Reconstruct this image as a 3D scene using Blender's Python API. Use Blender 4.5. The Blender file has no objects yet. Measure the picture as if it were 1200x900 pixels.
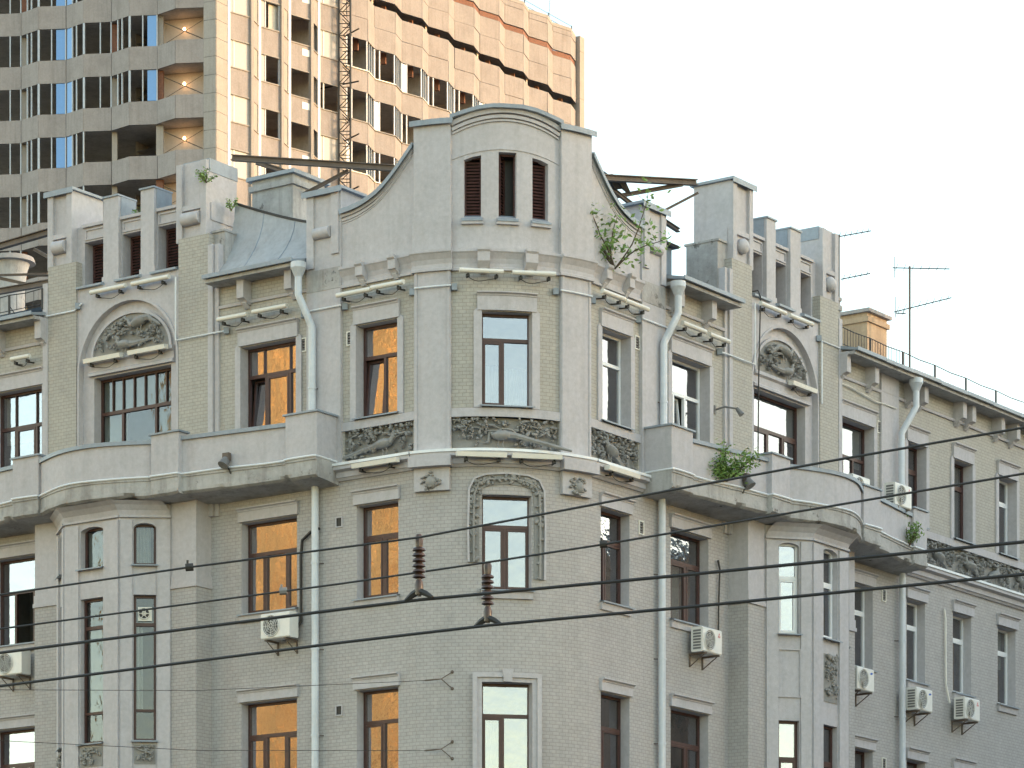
import bpy, math, random
from mathutils import Vector, Matrix
rad = math.radians
scene = bpy.context.scene
COL = scene.collection

# ------------------------------------------------------------------ camera, sky, sun, exposure
F, HOR, DIST, EYE = 4086.0, 1430.0, 77.1, 1.7          # focal length and horizon row in photo pixels, metres
cam = bpy.data.cameras.new('camera'); camo = bpy.data.objects.new('camera', cam); COL.objects.link(camo)
cam.sensor_width = 36.0; cam.lens = F / 1200 * 36; cam.shift_y = (HOR - 450) / 1200
cam.clip_start = 0.5; cam.clip_end = 6000
camo.location = (0, -DIST, EYE); camo.rotation_euler = (rad(90), 0, 0)
scene.camera = camo
SUN_AZ, SUN_EL = 4.0, 7.0      # degrees: azimuth measured from +x towards -y (the viewer), elevation
world = bpy.data.worlds.new('World'); scene.world = world; world.use_nodes = True
wn = world.node_tree; bg = wn.nodes['Background']
sky = wn.nodes.new('ShaderNodeTexSky'); sky.sky_type = 'NISHITA'; sky.sun_disc = False
sky.sun_elevation = rad(SUN_EL); sky.sun_rotation = rad(90 + SUN_AZ)
sky.air_density = 1.0; sky.dust_density = 0.5; sky.ozone_density = 0.2; sky.altitude = 150
wn.links.new(sky.outputs[0], bg.inputs[0]); bg.inputs[1].default_value = 0.15
sl = bpy.data.lights.new('sun', 'SUN'); slo = bpy.data.objects.new('sun', sl); COL.objects.link(slo)
sl.energy = 0.5; sl.angle = rad(0.5); sl.color = (1.0, 0.69, 0.48)
sdir = Vector((math.cos(rad(SUN_AZ)) * math.cos(rad(SUN_EL)), -math.sin(rad(SUN_AZ)) * math.cos(rad(SUN_EL)), math.sin(rad(SUN_EL))))
slo.rotation_euler = sdir.to_track_quat('Z', 'Y').to_euler(); slo.location = (60, -20, 60)
vs = scene.view_settings; vs.view_transform = 'Standard'; vs.look = 'None'; vs.gamma = 1.0; vs.use_curve_mapping = False
vs.exposure = 2.35

rnd = random.Random(7)

# ------------------------------------------------------------------ materials
def new_mat(name):
    m = bpy.data.materials.new(name); m.use_nodes = True
    return m, m.node_tree, m.node_tree.nodes['Principled BSDF']

def noise(nt, vec, scale, detail=4, rough=0.6):
    n = nt.nodes.new('ShaderNodeTexNoise'); n.inputs['Scale'].default_value = scale
    n.inputs['Detail'].default_value = detail; n.inputs['Roughness'].default_value = rough
    nt.links.new(vec, n.inputs['Vector']); return n.outputs['Fac']

def ramp(nt, fac, p0, p1, c0=(0, 0, 0, 1), c1=(1, 1, 1, 1)):
    r = nt.nodes.new('ShaderNodeValToRGB'); e = r.color_ramp.elements
    e[0].position = p0; e[1].position = p1; e[0].color = c0; e[1].color = c1
    nt.links.new(fac, r.inputs[0]); return r.outputs[0]

def mix(nt, fac, a, b, mode='MIX'):
    n = nt.nodes.new('ShaderNodeMix'); n.data_type = 'RGBA'; n.blend_type = mode
    for sock, val in ((n.inputs[0], fac), (n.inputs[6], a), (n.inputs[7], b)):
        if isinstance(val, (int, float)): sock.default_value = val
        elif isinstance(val, tuple): sock.default_value = (*val[:3], 1)
        else: nt.links.new(val, sock)
    return n.outputs[2]

def weathered(name, col, dirt, rough=0.85, streak=0.5, blotch=0.4, bump=0.25, bscale=30, brick=None, fine=0.12, spots=0.0, upper=None):
    m, nt, b = new_mat(name)
    geo = nt.nodes.new('ShaderNodeNewGeometry'); pos = geo.outputs['Position']
    mp = nt.nodes.new('ShaderNodeMapping'); mp.inputs['Scale'].default_value = (4.5, 4.5, 0.35)
    nt.links.new(pos, mp.inputs['Vector'])
    c = tuple(col)
    if upper:      # the top storey is painted in a yellower shade
        sx = nt.nodes.new('ShaderNodeSeparateXYZ'); nt.links.new(pos, sx.inputs[0])
        gt = nt.nodes.new('ShaderNodeMath'); gt.operation = 'GREATER_THAN'; gt.inputs[1].default_value = 18.5; nt.links.new(sx.outputs[2], gt.inputs[0])
        c = mix(nt, gt.outputs[0], c, tuple(upper))
    f1 = ramp(nt, noise(nt, mp.outputs[0], 1.0, 5, 0.65), 0.48, 0.78)
    f2 = ramp(nt, noise(nt, pos, 0.9, 5, 0.7), 0.45, 0.75)
    f3 = noise(nt, pos, 9.0, 5, 0.7)
    fm = nt.nodes.new('ShaderNodeMath'); fm.operation = 'MULTIPLY'; fm.inputs[1].default_value = streak; nt.links.new(f1, fm.inputs[0])
    x = mix(nt, fm.outputs[0], c, dirt)
    gm = nt.nodes.new('ShaderNodeMath'); gm.operation = 'MULTIPLY'; gm.inputs[1].default_value = blotch; nt.links.new(f2, gm.inputs[0])
    x = mix(nt, gm.outputs[0], x, dirt)
    x = mix(nt, fine * 4, x, ramp(nt, f3, 0.2, 0.8, (0.35, 0.35, 0.35, 1), (0.65, 0.65, 0.65, 1)), 'OVERLAY')
    if spots:
        sp = ramp(nt, noise(nt, pos, 2.3, 8, 0.75), 0.60, 0.66)
        sm_ = nt.nodes.new('ShaderNodeMath'); sm_.operation = 'MULTIPLY'; sm_.inputs[1].default_value = spots; nt.links.new(sp, sm_.inputs[0])
        x = mix(nt, sm_.outputs[0], x, tuple(v * 0.45 for v in dirt))
    height = noise(nt, pos, bscale, 4, 0.6)
    if brick:
        uv = nt.nodes.new('ShaderNodeUVMap')
        bt = nt.nodes.new('ShaderNodeTexBrick'); nt.links.new(uv.outputs[0], bt.inputs['Vector'])
        bt.inputs['Scale'].default_value = 1.0; bt.inputs['Brick Width'].default_value = brick[0]
        bt.inputs['Row Height'].default_value = brick[1]; bt.inputs['Mortar Size'].default_value = brick[2]
        bt.inputs['Mortar Smooth'].default_value = 0.3; bt.inputs['Bias'].default_value = 0.0
        bt.inputs['Color1'].default_value = (0.93, 0.93, 0.93, 1); bt.inputs['Color2'].default_value = (1.0, 1.0, 1.0, 1)
        bt.inputs['Mortar'].default_value = (0.76, 0.75, 0.74, 1)
        x = mix(nt, 1.0, x, bt.outputs['Color'], 'MULTIPLY')
        inv = nt.nodes.new('ShaderNodeMath'); inv.operation = 'MULTIPLY_ADD'; inv.inputs[1].default_value = -1.0; inv.inputs[2].default_value = 1.0
        nt.links.new(bt.outputs['Fac'], inv.inputs[0])
        ad = nt.nodes.new('ShaderNodeMath'); ad.operation = 'MULTIPLY_ADD'; ad.inputs[1].default_value = 0.25
        nt.links.new(height, ad.inputs[0]); nt.links.new(inv.outputs[0], ad.inputs[2]); height = ad.outputs[0]
    nt.links.new(x, b.inputs['Base Color'])
    b.inputs['Roughness'].default_value = rough
    bp = nt.nodes.new('ShaderNodeBump'); bp.inputs['Strength'].default_value = bump; bp.inputs['Distance'].default_value = 0.012
    nt.links.new(height, bp.inputs['Height']); nt.links.new(bp.outputs[0], b.inputs['Normal'])
    return m

def plain(name, col, rough=0.5, metal=0.0, var=0.15, emit=None, estr=0.0):
    m, nt, b = new_mat(name)
    geo = nt.nodes.new('ShaderNodeNewGeometry')
    f = noise(nt, geo.outputs['Position'], 7.0, 5, 0.65)
    lo = tuple(c * (1 - var) for c in col) + (1,); hi = tuple(min(1, c * (1 + var)) for c in col) + (1,)
    nt.links.new(ramp(nt, f, 0.3, 0.7, lo, hi), b.inputs['Base Color'])
    b.inputs['Roughness'].default_value = rough; b.inputs['Metallic'].default_value = metal
    if emit: b.inputs['Emission Color'].default_value = (*emit, 1); b.inputs['Emission Strength'].default_value = estr
    return m

def glass_mat(name, fac, tint=(0.95, 0.92, 0.97), rough=0.015):
    m = bpy.data.materials.new(name); m.use_nodes = True; nt = m.node_tree
    for n in list(nt.nodes): nt.nodes.remove(n)
    out = nt.nodes.new('ShaderNodeOutputMaterial'); mx = nt.nodes.new('ShaderNodeMixShader')
    gl = nt.nodes.new('ShaderNodeBsdfGlossy'); tr = nt.nodes.new('ShaderNodeBsdfTransparent')
    gl.inputs['Roughness'].default_value = rough; gl.inputs['Color'].default_value = (*tint, 1)
    tr.inputs['Color'].default_value = (0.72, 0.76, 0.76, 1)
    geo = nt.nodes.new('ShaderNodeNewGeometry')
    bp = nt.nodes.new('ShaderNodeBump'); bp.inputs['Strength'].default_value = 0.2; bp.inputs['Distance'].default_value = 0.02
    nt.links.new(noise(nt, geo.outputs['Position'], 2.6, 3, 0.55), bp.inputs['Height']); nt.links.new(bp.outputs[0], gl.inputs['Normal'])
    mx.inputs[0].default_value = fac
    nt.links.new(tr.outputs[0], mx.inputs[1]); nt.links.new(gl.outputs[0], mx.inputs[2]); nt.links.new(mx.outputs[0], out.inputs[0])
    return m

MT = {}
MT['plaster'] = weathered('painted_plaster', (0.482, 0.468, 0.488), (0.29, 0.283, 0.28), streak=0.32, blotch=0.25, bump=0.3, spots=0.10)
MT['brick'] = weathered('painted_brick', (0.44, 0.425, 0.418), (0.30, 0.29, 0.285), streak=0.22, blotch=0.35, bump=0.4, brick=(0.165, 0.08, 0.009), upper=(0.445, 0.425, 0.382))
MT['old'] = weathered('decayed_plaster', (0.43, 0.425, 0.42), (0.19, 0.18, 0.17), streak=0.8, blotch=0.75, bump=0.9, bscale=12, spots=0.85)
MT['relief'] = weathered('grey_stone_relief', (0.29, 0.285, 0.275), (0.15, 0.148, 0.14), streak=0.3, blotch=0.5, bump=0.4, bscale=22)
MT['zinc'] = weathered('zinc_sheet', (0.28, 0.325, 0.38), (0.18, 0.20, 0.22), rough=0.5, streak=0.5, blotch=0.5, bump=0.12, bscale=6)
MT['sheet'] = weathered('grey_roof_sheet', (0.38, 0.40, 0.42), (0.24, 0.24, 0.25), rough=0.5, streak=0.6, blotch=0.6, bump=0.12, bscale=5)
MT['whitemetal'] = plain('white_painted_metal', (0.74, 0.77, 0.80), 0.45, 0.0, 0.06)
MT['pipe'] = weathered('galvanised_pipe', (0.60, 0.645, 0.70), (0.36, 0.37, 0.38), rough=0.42, streak=0.6, blotch=0.4, bump=0.08)
MT['tube'] = plain('off_white_plastic', (0.72, 0.70, 0.64), 0.4, 0.0, 0.05)
MT['black'] = plain('black_plastic', (0.025, 0.024, 0.022), 0.6)
MT['brown'] = plain('brown_wood_frame', (0.062, 0.027, 0.023), 0.45, 0.0, 0.25)
MT['upvc'] = plain('white_window_frame', (0.78, 0.80, 0.82), 0.35, 0.0, 0.03)
MT['shutter'] = plain('dark_red_shutter', (0.075, 0.030, 0.026), 0.7, 0.0, 0.35)
MT['glass'] = glass_mat('window_glass', 0.44)
MT['glass_dull'] = glass_mat('dull_window_glass', 0.07)
MT['glass_clear'] = glass_mat('clear_window_glass', 0.24)
MT['room'] = plain('dark_room', (0.13, 0.125, 0.115), 0.9)
MT['curtain'] = plain('pale_curtain', (0.55, 0.53, 0.48), 0.9, 0.0, 0.08)
MT['rust'] = weathered('rusty_steel', (0.15, 0.12, 0.10), (0.06, 0.045, 0.038), rough=0.8, streak=0.5, blotch=0.6, bump=0.4)
MT['darksteel'] = plain('dark_steel', (0.035, 0.033, 0.032), 0.55, 0.3)
MT['acwhite'] = plain('white_ac_casing', (0.74, 0.73, 0.70), 0.4, 0.0, 0.05)
MT['acgrey'] = plain('grey_ac_grille', (0.17, 0.17, 0.17), 0.6)
MT['leaf'] = plain('green_leaf', (0.19, 0.31, 0.085), 0.6, 0.0, 0.35)
MT['stem'] = plain('brown_stem', (0.10, 0.075, 0.05), 0.85)
MT['concrete'] = weathered('precast_concrete', (0.31, 0.285, 0.285), (0.18, 0.16, 0.155), streak=0.5, blotch=0.5, bump=0.5, bscale=9)
MT['concrete2'] = weathered('pale_concrete', (0.34, 0.315, 0.30), (0.22, 0.205, 0.19), streak=0.5, blotch=0.4, bump=0.3)
MT['redbrick'] = weathered('bare_red_brick', (0.27, 0.125, 0.085), (0.15, 0.08, 0.06), streak=0.3, blotch=0.6, bump=1.0, bscale=8, brick=(0.25, 0.085, 0.014))
MT['alu'] = plain('aluminium_post', (0.40, 0.43, 0.48), 0.4, 0.2, 0.12)
MT['skypane'] = plain('painted_sky_glass', (0.16, 0.33, 0.66), 0.15, 0.0, 0.04)  # blue of the reflected sky painted into the pane colour
MT['palepane'] = plain('frosted_pane', (0.38, 0.375, 0.37), 0.25, 0.0, 0.06)
MT['interior'] = weathered('bare_interior', (0.50, 0.46, 0.43), (0.25, 0.22, 0.20), streak=0.5, blotch=0.7)
MT['pinkwall'] = weathered('pale_interior_wall', (0.55, 0.46, 0.41), (0.4, 0.32, 0.28), streak=0.3, blotch=0.3)
MT['lamp'] = plain('lit_bulb', (1, 0.7, 0.4), 0.5, emit=(1.0, 0.55, 0.22), estr=4.5)
MT['asphalt'] = weathered('asphalt', (0.05, 0.05, 0.05), (0.03, 0.03, 0.03), streak=0.0, blotch=0.5)
MT['pave'] = weathered('paving', (0.22, 0.21, 0.2), (0.14, 0.13, 0.12), streak=0.0, blotch=0.5)
MT['ochre'] = weathered('ochre_render', (0.80, 0.50, 0.20), (0.36, 0.19, 0.07), streak=0.9, blotch=0.8)
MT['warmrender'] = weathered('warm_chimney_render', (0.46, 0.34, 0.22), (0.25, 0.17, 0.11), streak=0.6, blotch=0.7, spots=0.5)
MT['greyrender'] = weathered('grey_render', (0.34, 0.27, 0.24), (0.2, 0.16, 0.15), streak=0.5, blotch=0.5)
MT['porcelain'] = plain('brown_porcelain', (0.05, 0.028, 0.02), 0.35, 0.0, 0.3)
MT['logo_red'] = plain('red_mark', (0.6, 0.03, 0.03), 0.5)
MT['logo_blue'] = plain('blue_mark', (0.03, 0.12, 0.5), 0.5)

# ------------------------------------------------------------------ mesh builder
class MB:
    def __init__(s): s.v = []; s.f = []; s.uv = []
    def face(s, pts, uvs=None):
        i = len(s.v); s.v += [tuple(p) for p in pts]; s.f.append(tuple(range(i, i + len(pts))))
        s.uv += uvs if uvs else [(p[0] + p[1], p[2]) for p in pts]
    def grid(s, P, uvf=None):
        """shared-vertex grid of points P[i][j]"""
        base = len(s.v); n = len(P); m = len(P[0])
        for r in P: s.v += [tuple(p) for p in r]
        for i in range(n - 1):
            for j in range(m - 1):
                q = [(i, j), (i + 1, j), (i + 1, j + 1), (i, j + 1)]
                s.f.append(tuple(base + a * m + b for a, b in q))
                s.uv += [uvf(a, b) if uvf else (P[a][b][0] + P[a][b][1], P[a][b][2]) for a, b in q]
    def box(s, M, t0, t1, z0, z1, d0, d1, n=1):
        for k in range(n):
            a = t0 + (t1 - t0) * k / n; b = t0 + (t1 - t0) * (k + 1) / n
            s.face([M(a, z0, d1), M(b, z0, d1), M(b, z1, d1), M(a, z1, d1)], [(a, z0), (b, z0), (b, z1), (a, z1)])
            s.face([M(a, z0, d0), M(b, z0, d0), M(b, z1, d0), M(a, z1, d0)], [(a, z0), (b, z0), (b, z1), (a, z1)])
            s.face([M(a, z1, d0), M(b, z1, d0), M(b, z1, d1), M(a, z1, d1)], [(a, d0), (b, d0), (b, d1), (a, d1)])
            s.face([M(a, z0, d0), M(b, z0, d0), M(b, z0, d1), M(a, z0, d1)], [(a, d0), (b, d0), (b, d1), (a, d1)])
        for a in (t0, t1):
            s.face([M(a, z0, d0), M(a, z0, d1), M(a, z1, d1), M(a, z1, d0)], [(d0, z0), (d1, z0), (d1, z1), (d0, z1)])
    def sweep(s, M, t0, t1, prof, n=1):
        for k in range(n):
            a = t0 + (t1 - t0) * k / n; b = t0 + (t1 - t0) * (k + 1) / n
            for i in range(len(prof)):
                p, q = prof[i], prof[(i + 1) % len(prof)]
                s.face([M(a, p[1], p[0]), M(b, p[1], p[0]), M(b, q[1], q[0]), M(a, q[1], q[0])],
                       [(a, p[1]), (b, p[1]), (b, q[1]), (a, q[1])])
        for a in (t0, t1): s.face([M(a, p[1], p[0]) for p in prof])
    def prism(s, M, poly, d0, d1):
        s.face([M(t, z, d1) for t, z in poly], list(poly)); s.face([M(t, z, d0) for t, z in poly], list(poly))
        for i in range(len(poly)):
            p, q = poly[i], poly[(i + 1) % len(poly)]
            s.face([M(p[0], p[1], d0), M(q[0], q[1], d0), M(q[0], q[1], d1), M(p[0], p[1], d1)])
    def ribbon(s, M, path, w, d0, d1):
        """band of width w along a path in the wall plane (t, z), from depth d0 to d1"""
        L = []
        for i, p in enumerate(path):
            a = path[max(0, i - 1)]; b = path[min(len(path) - 1, i + 1)]
            dx, dz = b[0] - a[0], b[1] - a[1]; l = math.hypot(dx, dz) or 1
            L.append(((p[0] - dz / l * w / 2, p[1] + dx / l * w / 2), (p[0] + dz / l * w / 2, p[1] - dx / l * w / 2)))
        for i in range(len(L) - 1):
            (a, b), (c, e) = L[i], L[i + 1]
            s.face([M(*a, d1), M(*c, d1), M(*e, d1), M(*b, d1)]); s.face([M(*a, d0), M(*c, d0), M(*c, d1), M(*a, d1)])
            s.face([M(*b, d0), M(*e, d0), M(*e, d1), M(*b, d1)])
        for a, b in (L[0], L[-1]): s.face([M(*a, d0), M(*a, d1), M(*b, d1), M(*b, d0)])
    def plan(s, M, pts, thick, z0, z1, off=0.0):
        """upright strip following plan points (t, d)"""
        n = len(pts)
        for i in range(n - 1):
            (a, da), (b, db) = pts[i], pts[i + 1]
            o0, o1, i0, i1 = da + off, db + off, da - thick, db - thick
            s.face([M(a, z0, o0), M(b, z0, o1), M(b, z1, o1), M(a, z1, o0)], [(a, z0), (b, z0), (b, z1), (a, z1)])
            s.face([M(a, z0, i0), M(b, z0, i1), M(b, z1, i1), M(a, z1, i0)])
            s.face([M(a, z1, o0), M(b, z1, o1), M(b, z1, i1), M(a, z1, i0)]); s.face([M(a, z0, o0), M(b, z0, o1), M(b, z0, i1), M(a, z0, i0)])
        for a, d in (pts[0], pts[-1]):
            s.face([M(a, z0, d + off), M(a, z0, d - thick), M(a, z1, d - thick), M(a, z1, d + off)])
    def tube(s, pts, r, k=6, caps=True):
        pts = [Vector(p) for p in pts]; rs = r if isinstance(r, (list, tuple)) else [r] * len(pts)
        rings = []; ref = None
        for i, p in enumerate(pts):
            d = (pts[min(len(pts) - 1, i + 1)] - pts[max(0, i - 1)]).normalized()
            if ref is None: ref = Vector((0, 0, 1)) if abs(d.z) < 0.9 else Vector((1, 0, 0))
            x = d.cross(ref).normalized(); y = x.cross(d).normalized(); ref = y
            rings.append([p + (x * math.cos(2 * math.pi * j / k) + y * math.sin(2 * math.pi * j / k)) * rs[i] for j in range(k + 1)])
        s.grid(rings)
        if caps:
            s.face(rings[0][:k]); s.face(rings[-1][:k])
    def ell(s, c, ax, nu=8, nv=5):
        """ellipsoid: centre c, three axis vectors"""
        c = Vector(c); X, Y, Z = [Vector(a) for a in ax]
        s.grid([[c + X * (math.sin(math.pi * i / nv) * math.cos(2 * math.pi * j / nu)) + Y * (math.sin(math.pi * i / nv) * math.sin(2 * math.pi * j / nu)) + Z * math.cos(math.pi * i / nv)
                 for j in range(nu + 1)] for i in range(nv + 1)])
    def disc(s, c, ax, ay, n=20):
        c, ax, ay = Vector(c), Vector(ax), Vector(ay)
        s.face([c + ax * math.cos(2 * math.pi * i / n) + ay * math.sin(2 * math.pi * i / n) for i in range(n)])
    def build(s, name, mat, parent=None, smooth=False, local=False):
        me = bpy.data.meshes.new(name); me.from_pydata(s.v, [], s.f)
        uvl = me.uv_layers.new(name='UVMap'); flat = [x for p in s.uv for x in p]; uvl.data.foreach_set('uv', flat)
        me.materials.append(MT[mat])
        if smooth:
            me.polygons.foreach_set('use_smooth', [True] * len(me.polygons)); me.set_sharp_from_angle(angle=rad(40))
        o = bpy.data.objects.new(name, me); COL.objects.link(o)
        if parent is not None:
            o.parent = parent
            if parent.type == 'EMPTY' and not local:
                o.matrix_parent_inverse = Matrix.Translation(-parent.location)
        return o

def thing(name, label, cat, loc=(0, 0, 0), group=None):
    o = bpy.data.objects.new(name, None); COL.objects.link(o); o.location = loc; o.empty_display_size = 0.3
    o['label'] = label; o['category'] = cat
    if group: o['group'] = group
    return o
def tag(o, label, cat, group=None):
    o['label'] = label; o['category'] = cat
    if group: o['group'] = group
    return o
def copy_tree(o, parent=None):
    c = o.copy(); COL.objects.link(c)
    if parent is not None: c.parent = parent
    for ch in list(o.children): copy_tree(ch, c)
    return c

def W(x, y, z): return Vector((x, y, z))        # world map for boxes: t=x, z=z, d=y
def wbox(mb, x0, x1, y0, y1, z0, z1): mb.box(lambda t, z, d: (t, d, z), x0, x1, z0, z1, y0, y1)

# ------------------------------------------------------------------ plan of the corner building
R = 3.413; CX, CY = -0.677, R; AX = rad(9.6); HALF = R * rad(35)
TL, TR = rad(35.4), rad(54.6)
def arcp(th, r=R): return Vector((CX + r * math.sin(th), CY - r * math.cos(th)))
A = arcp(AX - rad(35)); B = arcp(AX + rad(35))
def flat(o, u, n):
    o, u, n = Vector(o), Vector(u), Vector(n)
    def f(t, z, d): return (o.x + u.x * t + n.x * d, o.y + u.y * t + n.y * d, z)
    f.o, f.u, f.n = o, u, n
    return f
ML = flat(A, (-math.cos(TL), math.sin(TL)), (-math.sin(TL), -math.cos(TL)))    # t grows away from the corner
MR = flat(B, (math.cos(TR), math.sin(TR)), (math.sin(TR), -math.cos(TR)))
def MC(a, z, d):
    th = AX + a / R; p = arcp(th, R + d); return (p.x, p.y, z)
pc = arcp(AX); MF = flat(pc, (math.cos(AX), math.sin(AX)), (math.sin(AX), -math.cos(AX)))
def px_on(M, px, py, d=0.0):
    """photo pixel -> (t, z) on the plane at distance d in front of wall M"""
    k = (px - 600) / F; ox, oy = M.o.x + M.n.x * d, M.o.y + M.n.y * d
    t = (k * (oy + DIST) - ox) / (M.u.x - k * M.u.y)
    return t, EYE + (HOR - py) * (oy + M.u.y * t + DIST) / F
def px_at(px, py, y):
    """photo pixel -> world point at depth y"""
    return Vector(((px - 600) / F * (y + DIST), y, EYE + (HOR - py) / F * (y + DIST)))

BLD = thing('corner_building', 'old grey and beige corner building with rounded front, carved reliefs and long balconies', 'building', (0, 8, 0))

def wall_grid(mb, M, t0, t1, z0, z1, holes, depth=0.25, d=0.0, nmax=None, reveals=False):
    ts = sorted({t0, t1, *[h[0] for h in holes], *[h[1] for h in holes]}); zs = sorted({z0, z1, *[h[2] for h in holes], *[h[3] for h in holes]})
    ts = [t for t in ts if t0 <= t <= t1]; zs = [z for z in zs if z0 <= z <= z1]
    if nmax:
        out = []
        for a, b in zip(ts, ts[1:]):
            k = max(1, math.ceil((b - a) / nmax)); out += [a + (b - a) * i / k for i in range(k)]
        ts = out + [ts[-1]]
    for a, b in zip(ts, ts[1:]):
        for p, q in zip(zs, zs[1:]):
            mt, mz = (a + b) / 2, (p + q) / 2
            if any(h[0] < mt < h[1] and h[2] < mz < h[3] for h in holes): continue
            mb.face([M(a, p, d), M(b, p, d), M(b, q, d), M(a, q, d)], [(a, p), (b, p), (b, q), (a, q)])
    for h in holes:
        a, b, p, q = h[:4]
        if reveals and q - p > 1:
            rm = MB(); wall_grid(rm, M, a, b, p, q, [h], depth, d); rm.build('window_reveal', 'plaster', BLD); continue
        for t in (a, b): mb.face([M(t, p, d), M(t, q, d), M(t, q, d - depth), M(t, p, d - depth)], [(0, p), (0, q), (depth, q), (depth, p)])
        for z in (p, q): mb.face([M(a, z, d), M(b, z, d), M(b, z, d - depth), M(a, z, d - depth)], [(a, 0), (b, 0), (b, depth), (a, depth)])

def ring(mb, M, t0, t1, z0, z1, w, d0, d1):
    mb.box(M, t0, t0 + w, z0, z1, d0, d1); mb.box(M, t1 - w, t1, z0, z1, d0, d1)
    mb.box(M, t0 + w, t1 - w, z0, z0 + w, d0, d1); mb.box(M, t0 + w, t1 - w, z1 - w, z1, d0, d1)

def window(M, t0, t1, z0, z1, mat='brown', tr=0.32, cols=(0.5,), top=(), d=0.0, dep=0.24, curtain=None, sashes=(), tilt=None, parent=BLD, low=None, gm='glass_clear', skip=()):
    """window (outer frame) > transom, mullion, sash, pane, curtain, room"""
    b = d - dep; fw = 0.055
    m = MB(); ring(m, M, t0 + 0.004, t1 - 0.004, z0 + 0.004, z1 - 0.004, fw, b - 0.07, b); wn_ = m.build('window', mat, parent)
    i0, i1, j0, j1 = t0 + fw, t1 - fw, z0 + fw, z1 - fw
    zt = z1 - (z1 - z0) * tr
    def bar(a, b_, c, e, nm, pr=0.008):
        q = MB(); q.box(M, a, b_, c, e, b - 0.065, b + pr); q.build(nm, mat, wn_)
    def pane(a, b_, c, e, dd=-0.035, mt=None):
        q = MB(); q.box(M, a, b_, c, e, b + dd - 0.006, b + dd); q.build('pane', mt or gm, wn_)
    if tr > 0: bar(i0, i1, zt - 0.04, zt + 0.04, 'transom')
    xs = [i0] + [i0 + (i1 - i0) * c for c in cols] + [i1]
    zl = zt - 0.04 if tr > 0 else j1
    zb = j0
    if low:
        zz = z0 + (z1 - z0) * low; bar(i0, i1, zz - 0.03, zz + 0.03, 'transom'); pane(i0, i1, j0, zz - 0.03); zb = zz + 0.03
    for c in xs[1:-1]: bar(c - 0.032, c + 0.032, zb, zl, 'mullion')
    for k in range(len(xs) - 1):
        a = xs[k] + (0.032 if k else 0); e = xs[k + 1] - (0.032 if k < len(xs) - 2 else 0)
        if k in sashes or tilt == k:
            MM = M
            if tilt == k:     # sash tilted inwards at the top
                def MM(t, z, dd, M=M): return M(t, z, dd - (z - zb) * 0.10)
            q = MB(); ring(q, MM, a + 0.006, e - 0.006, zb + 0.006, zl - 0.006, 0.045, b - 0.05, b + 0.014); s_ = q.build('sash', mat, wn_)
            q = MB(); q.box(MM, a + 0.05, e - 0.05, zb + 0.05, zl - 0.05, b - 0.026, b - 0.02); q.build('pane', gm, wn_)
        elif k not in skip: pane(a, e, zb, zl)
    if tr > 0:
        ys = [i0] + [i0 + (i1 - i0) * c for c in top] + [i1]
        for c in ys[1:-1]: bar(c - 0.014, c + 0.014, zt + 0.04, j1, 'glazing_bar')
        for k in range(len(ys) - 1): pane(ys[k] + (0.014 if k else 0), ys[k + 1] - (0.014 if k < len(ys) - 2 else 0), zt + 0.04, j1)
    # room behind
    q = MB(); rb = b - 1.3; tp = 0.25
    P = [(t0 - tp, z0 - tp), (t1 + tp, z0 - tp), (t1 + tp, z1 + tp), (t0 - tp, z1 + tp)]
    q.face([M(*p, rb) for p in P])
    for p, r_ in zip(P, P[1:] + P[:1]): q.face([M(*p, rb), M(*r_, rb), M(*r_, b - 0.08), M(*p, b - 0.08)])
    q.build('room', 'room', wn_)
    if curtain:
        for (f0, f1, g0, g1) in curtain:
            q = MB(); n = max(4, int((f1 - f0) * (t1 - t0) / 0.035)); P = []
            for k in range(n + 1):
                t = t0 + (t1 - t0) * (f0 + (f1 - f0) * k / n); dd = b - 0.16 + 0.022 * (1 if k % 2 else -1)
                P.append([M(t, z0 + (z1 - z0) * g0, dd), M(t, z0 + (z1 - z0) * g1, dd)])
            q.grid(P); q.build('curtain', 'curtain', wn_, smooth=True)
    return wn_

def hood(M, t0, t1, z0, z1, n=1, d=0.0):
    """moulded lintel over a window, from z0 (soffit) to z1 (top)"""
    m = MB(); m.sweep(M, t0 - 0.06, t1 + 0.06, [(d, z0), (d + 0.07, z0), (d + 0.07, z1 - 0.09), (d + 0.09, z1 - 0.07), (d + 0.09, z1 - 0.05), (d + 0.15, z1 - 0.025), (d + 0.15, z1), (d, z1)], n)
    m.build('lintel', 'plaster', BLD)
def surround(M, t0, t1, z0, z1, w=0.16, d=0.0, n=1):
    for a, b in ((t0 - w, t0), (t1, t1 + w)):
        m = MB(); m.box(M, a, b, z0, z1 - 0.06, d, d + 0.045); m.prism(M, [(a, z1 - 0.06), (b, z1 - 0.06), (b - (0.06 if b < (t0 + t1) / 2 or True and b > t1 else 0), z1), (a + (0.06 if a < t0 and a < (t0+t1)/2 else 0), z1)], d, d + 0.045)
        m.build('window_surround', 'plaster', BLD)
def sill(M, t0, t1, z, d=0.0, under=True, mat='zinc'):
    m = MB(); m.sweep(M, t0 - 0.05, t1 + 0.05, [(d - 0.22, z + 0.03), (d - 0.22, z + 0.045), (d + 0.13, z - 0.015), (d + 0.13, z - 0.045), (d + 0.118, z - 0.045), (d + 0.118, z - 0.022)])
    s_ = m.build('window_sill', mat, BLD)
    if under:
        m = MB(); m.sweep(M, t0 - 0.02, t1 + 0.02, [(d, z - 0.2), (d + 0.05, z - 0.2), (d + 0.07, z - 0.06), (d + 0.1, z - 0.05), (d + 0.1, z - 0.03), (d, z - 0.03)])
        m.build('sill_apron', 'plaster', s_)

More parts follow.
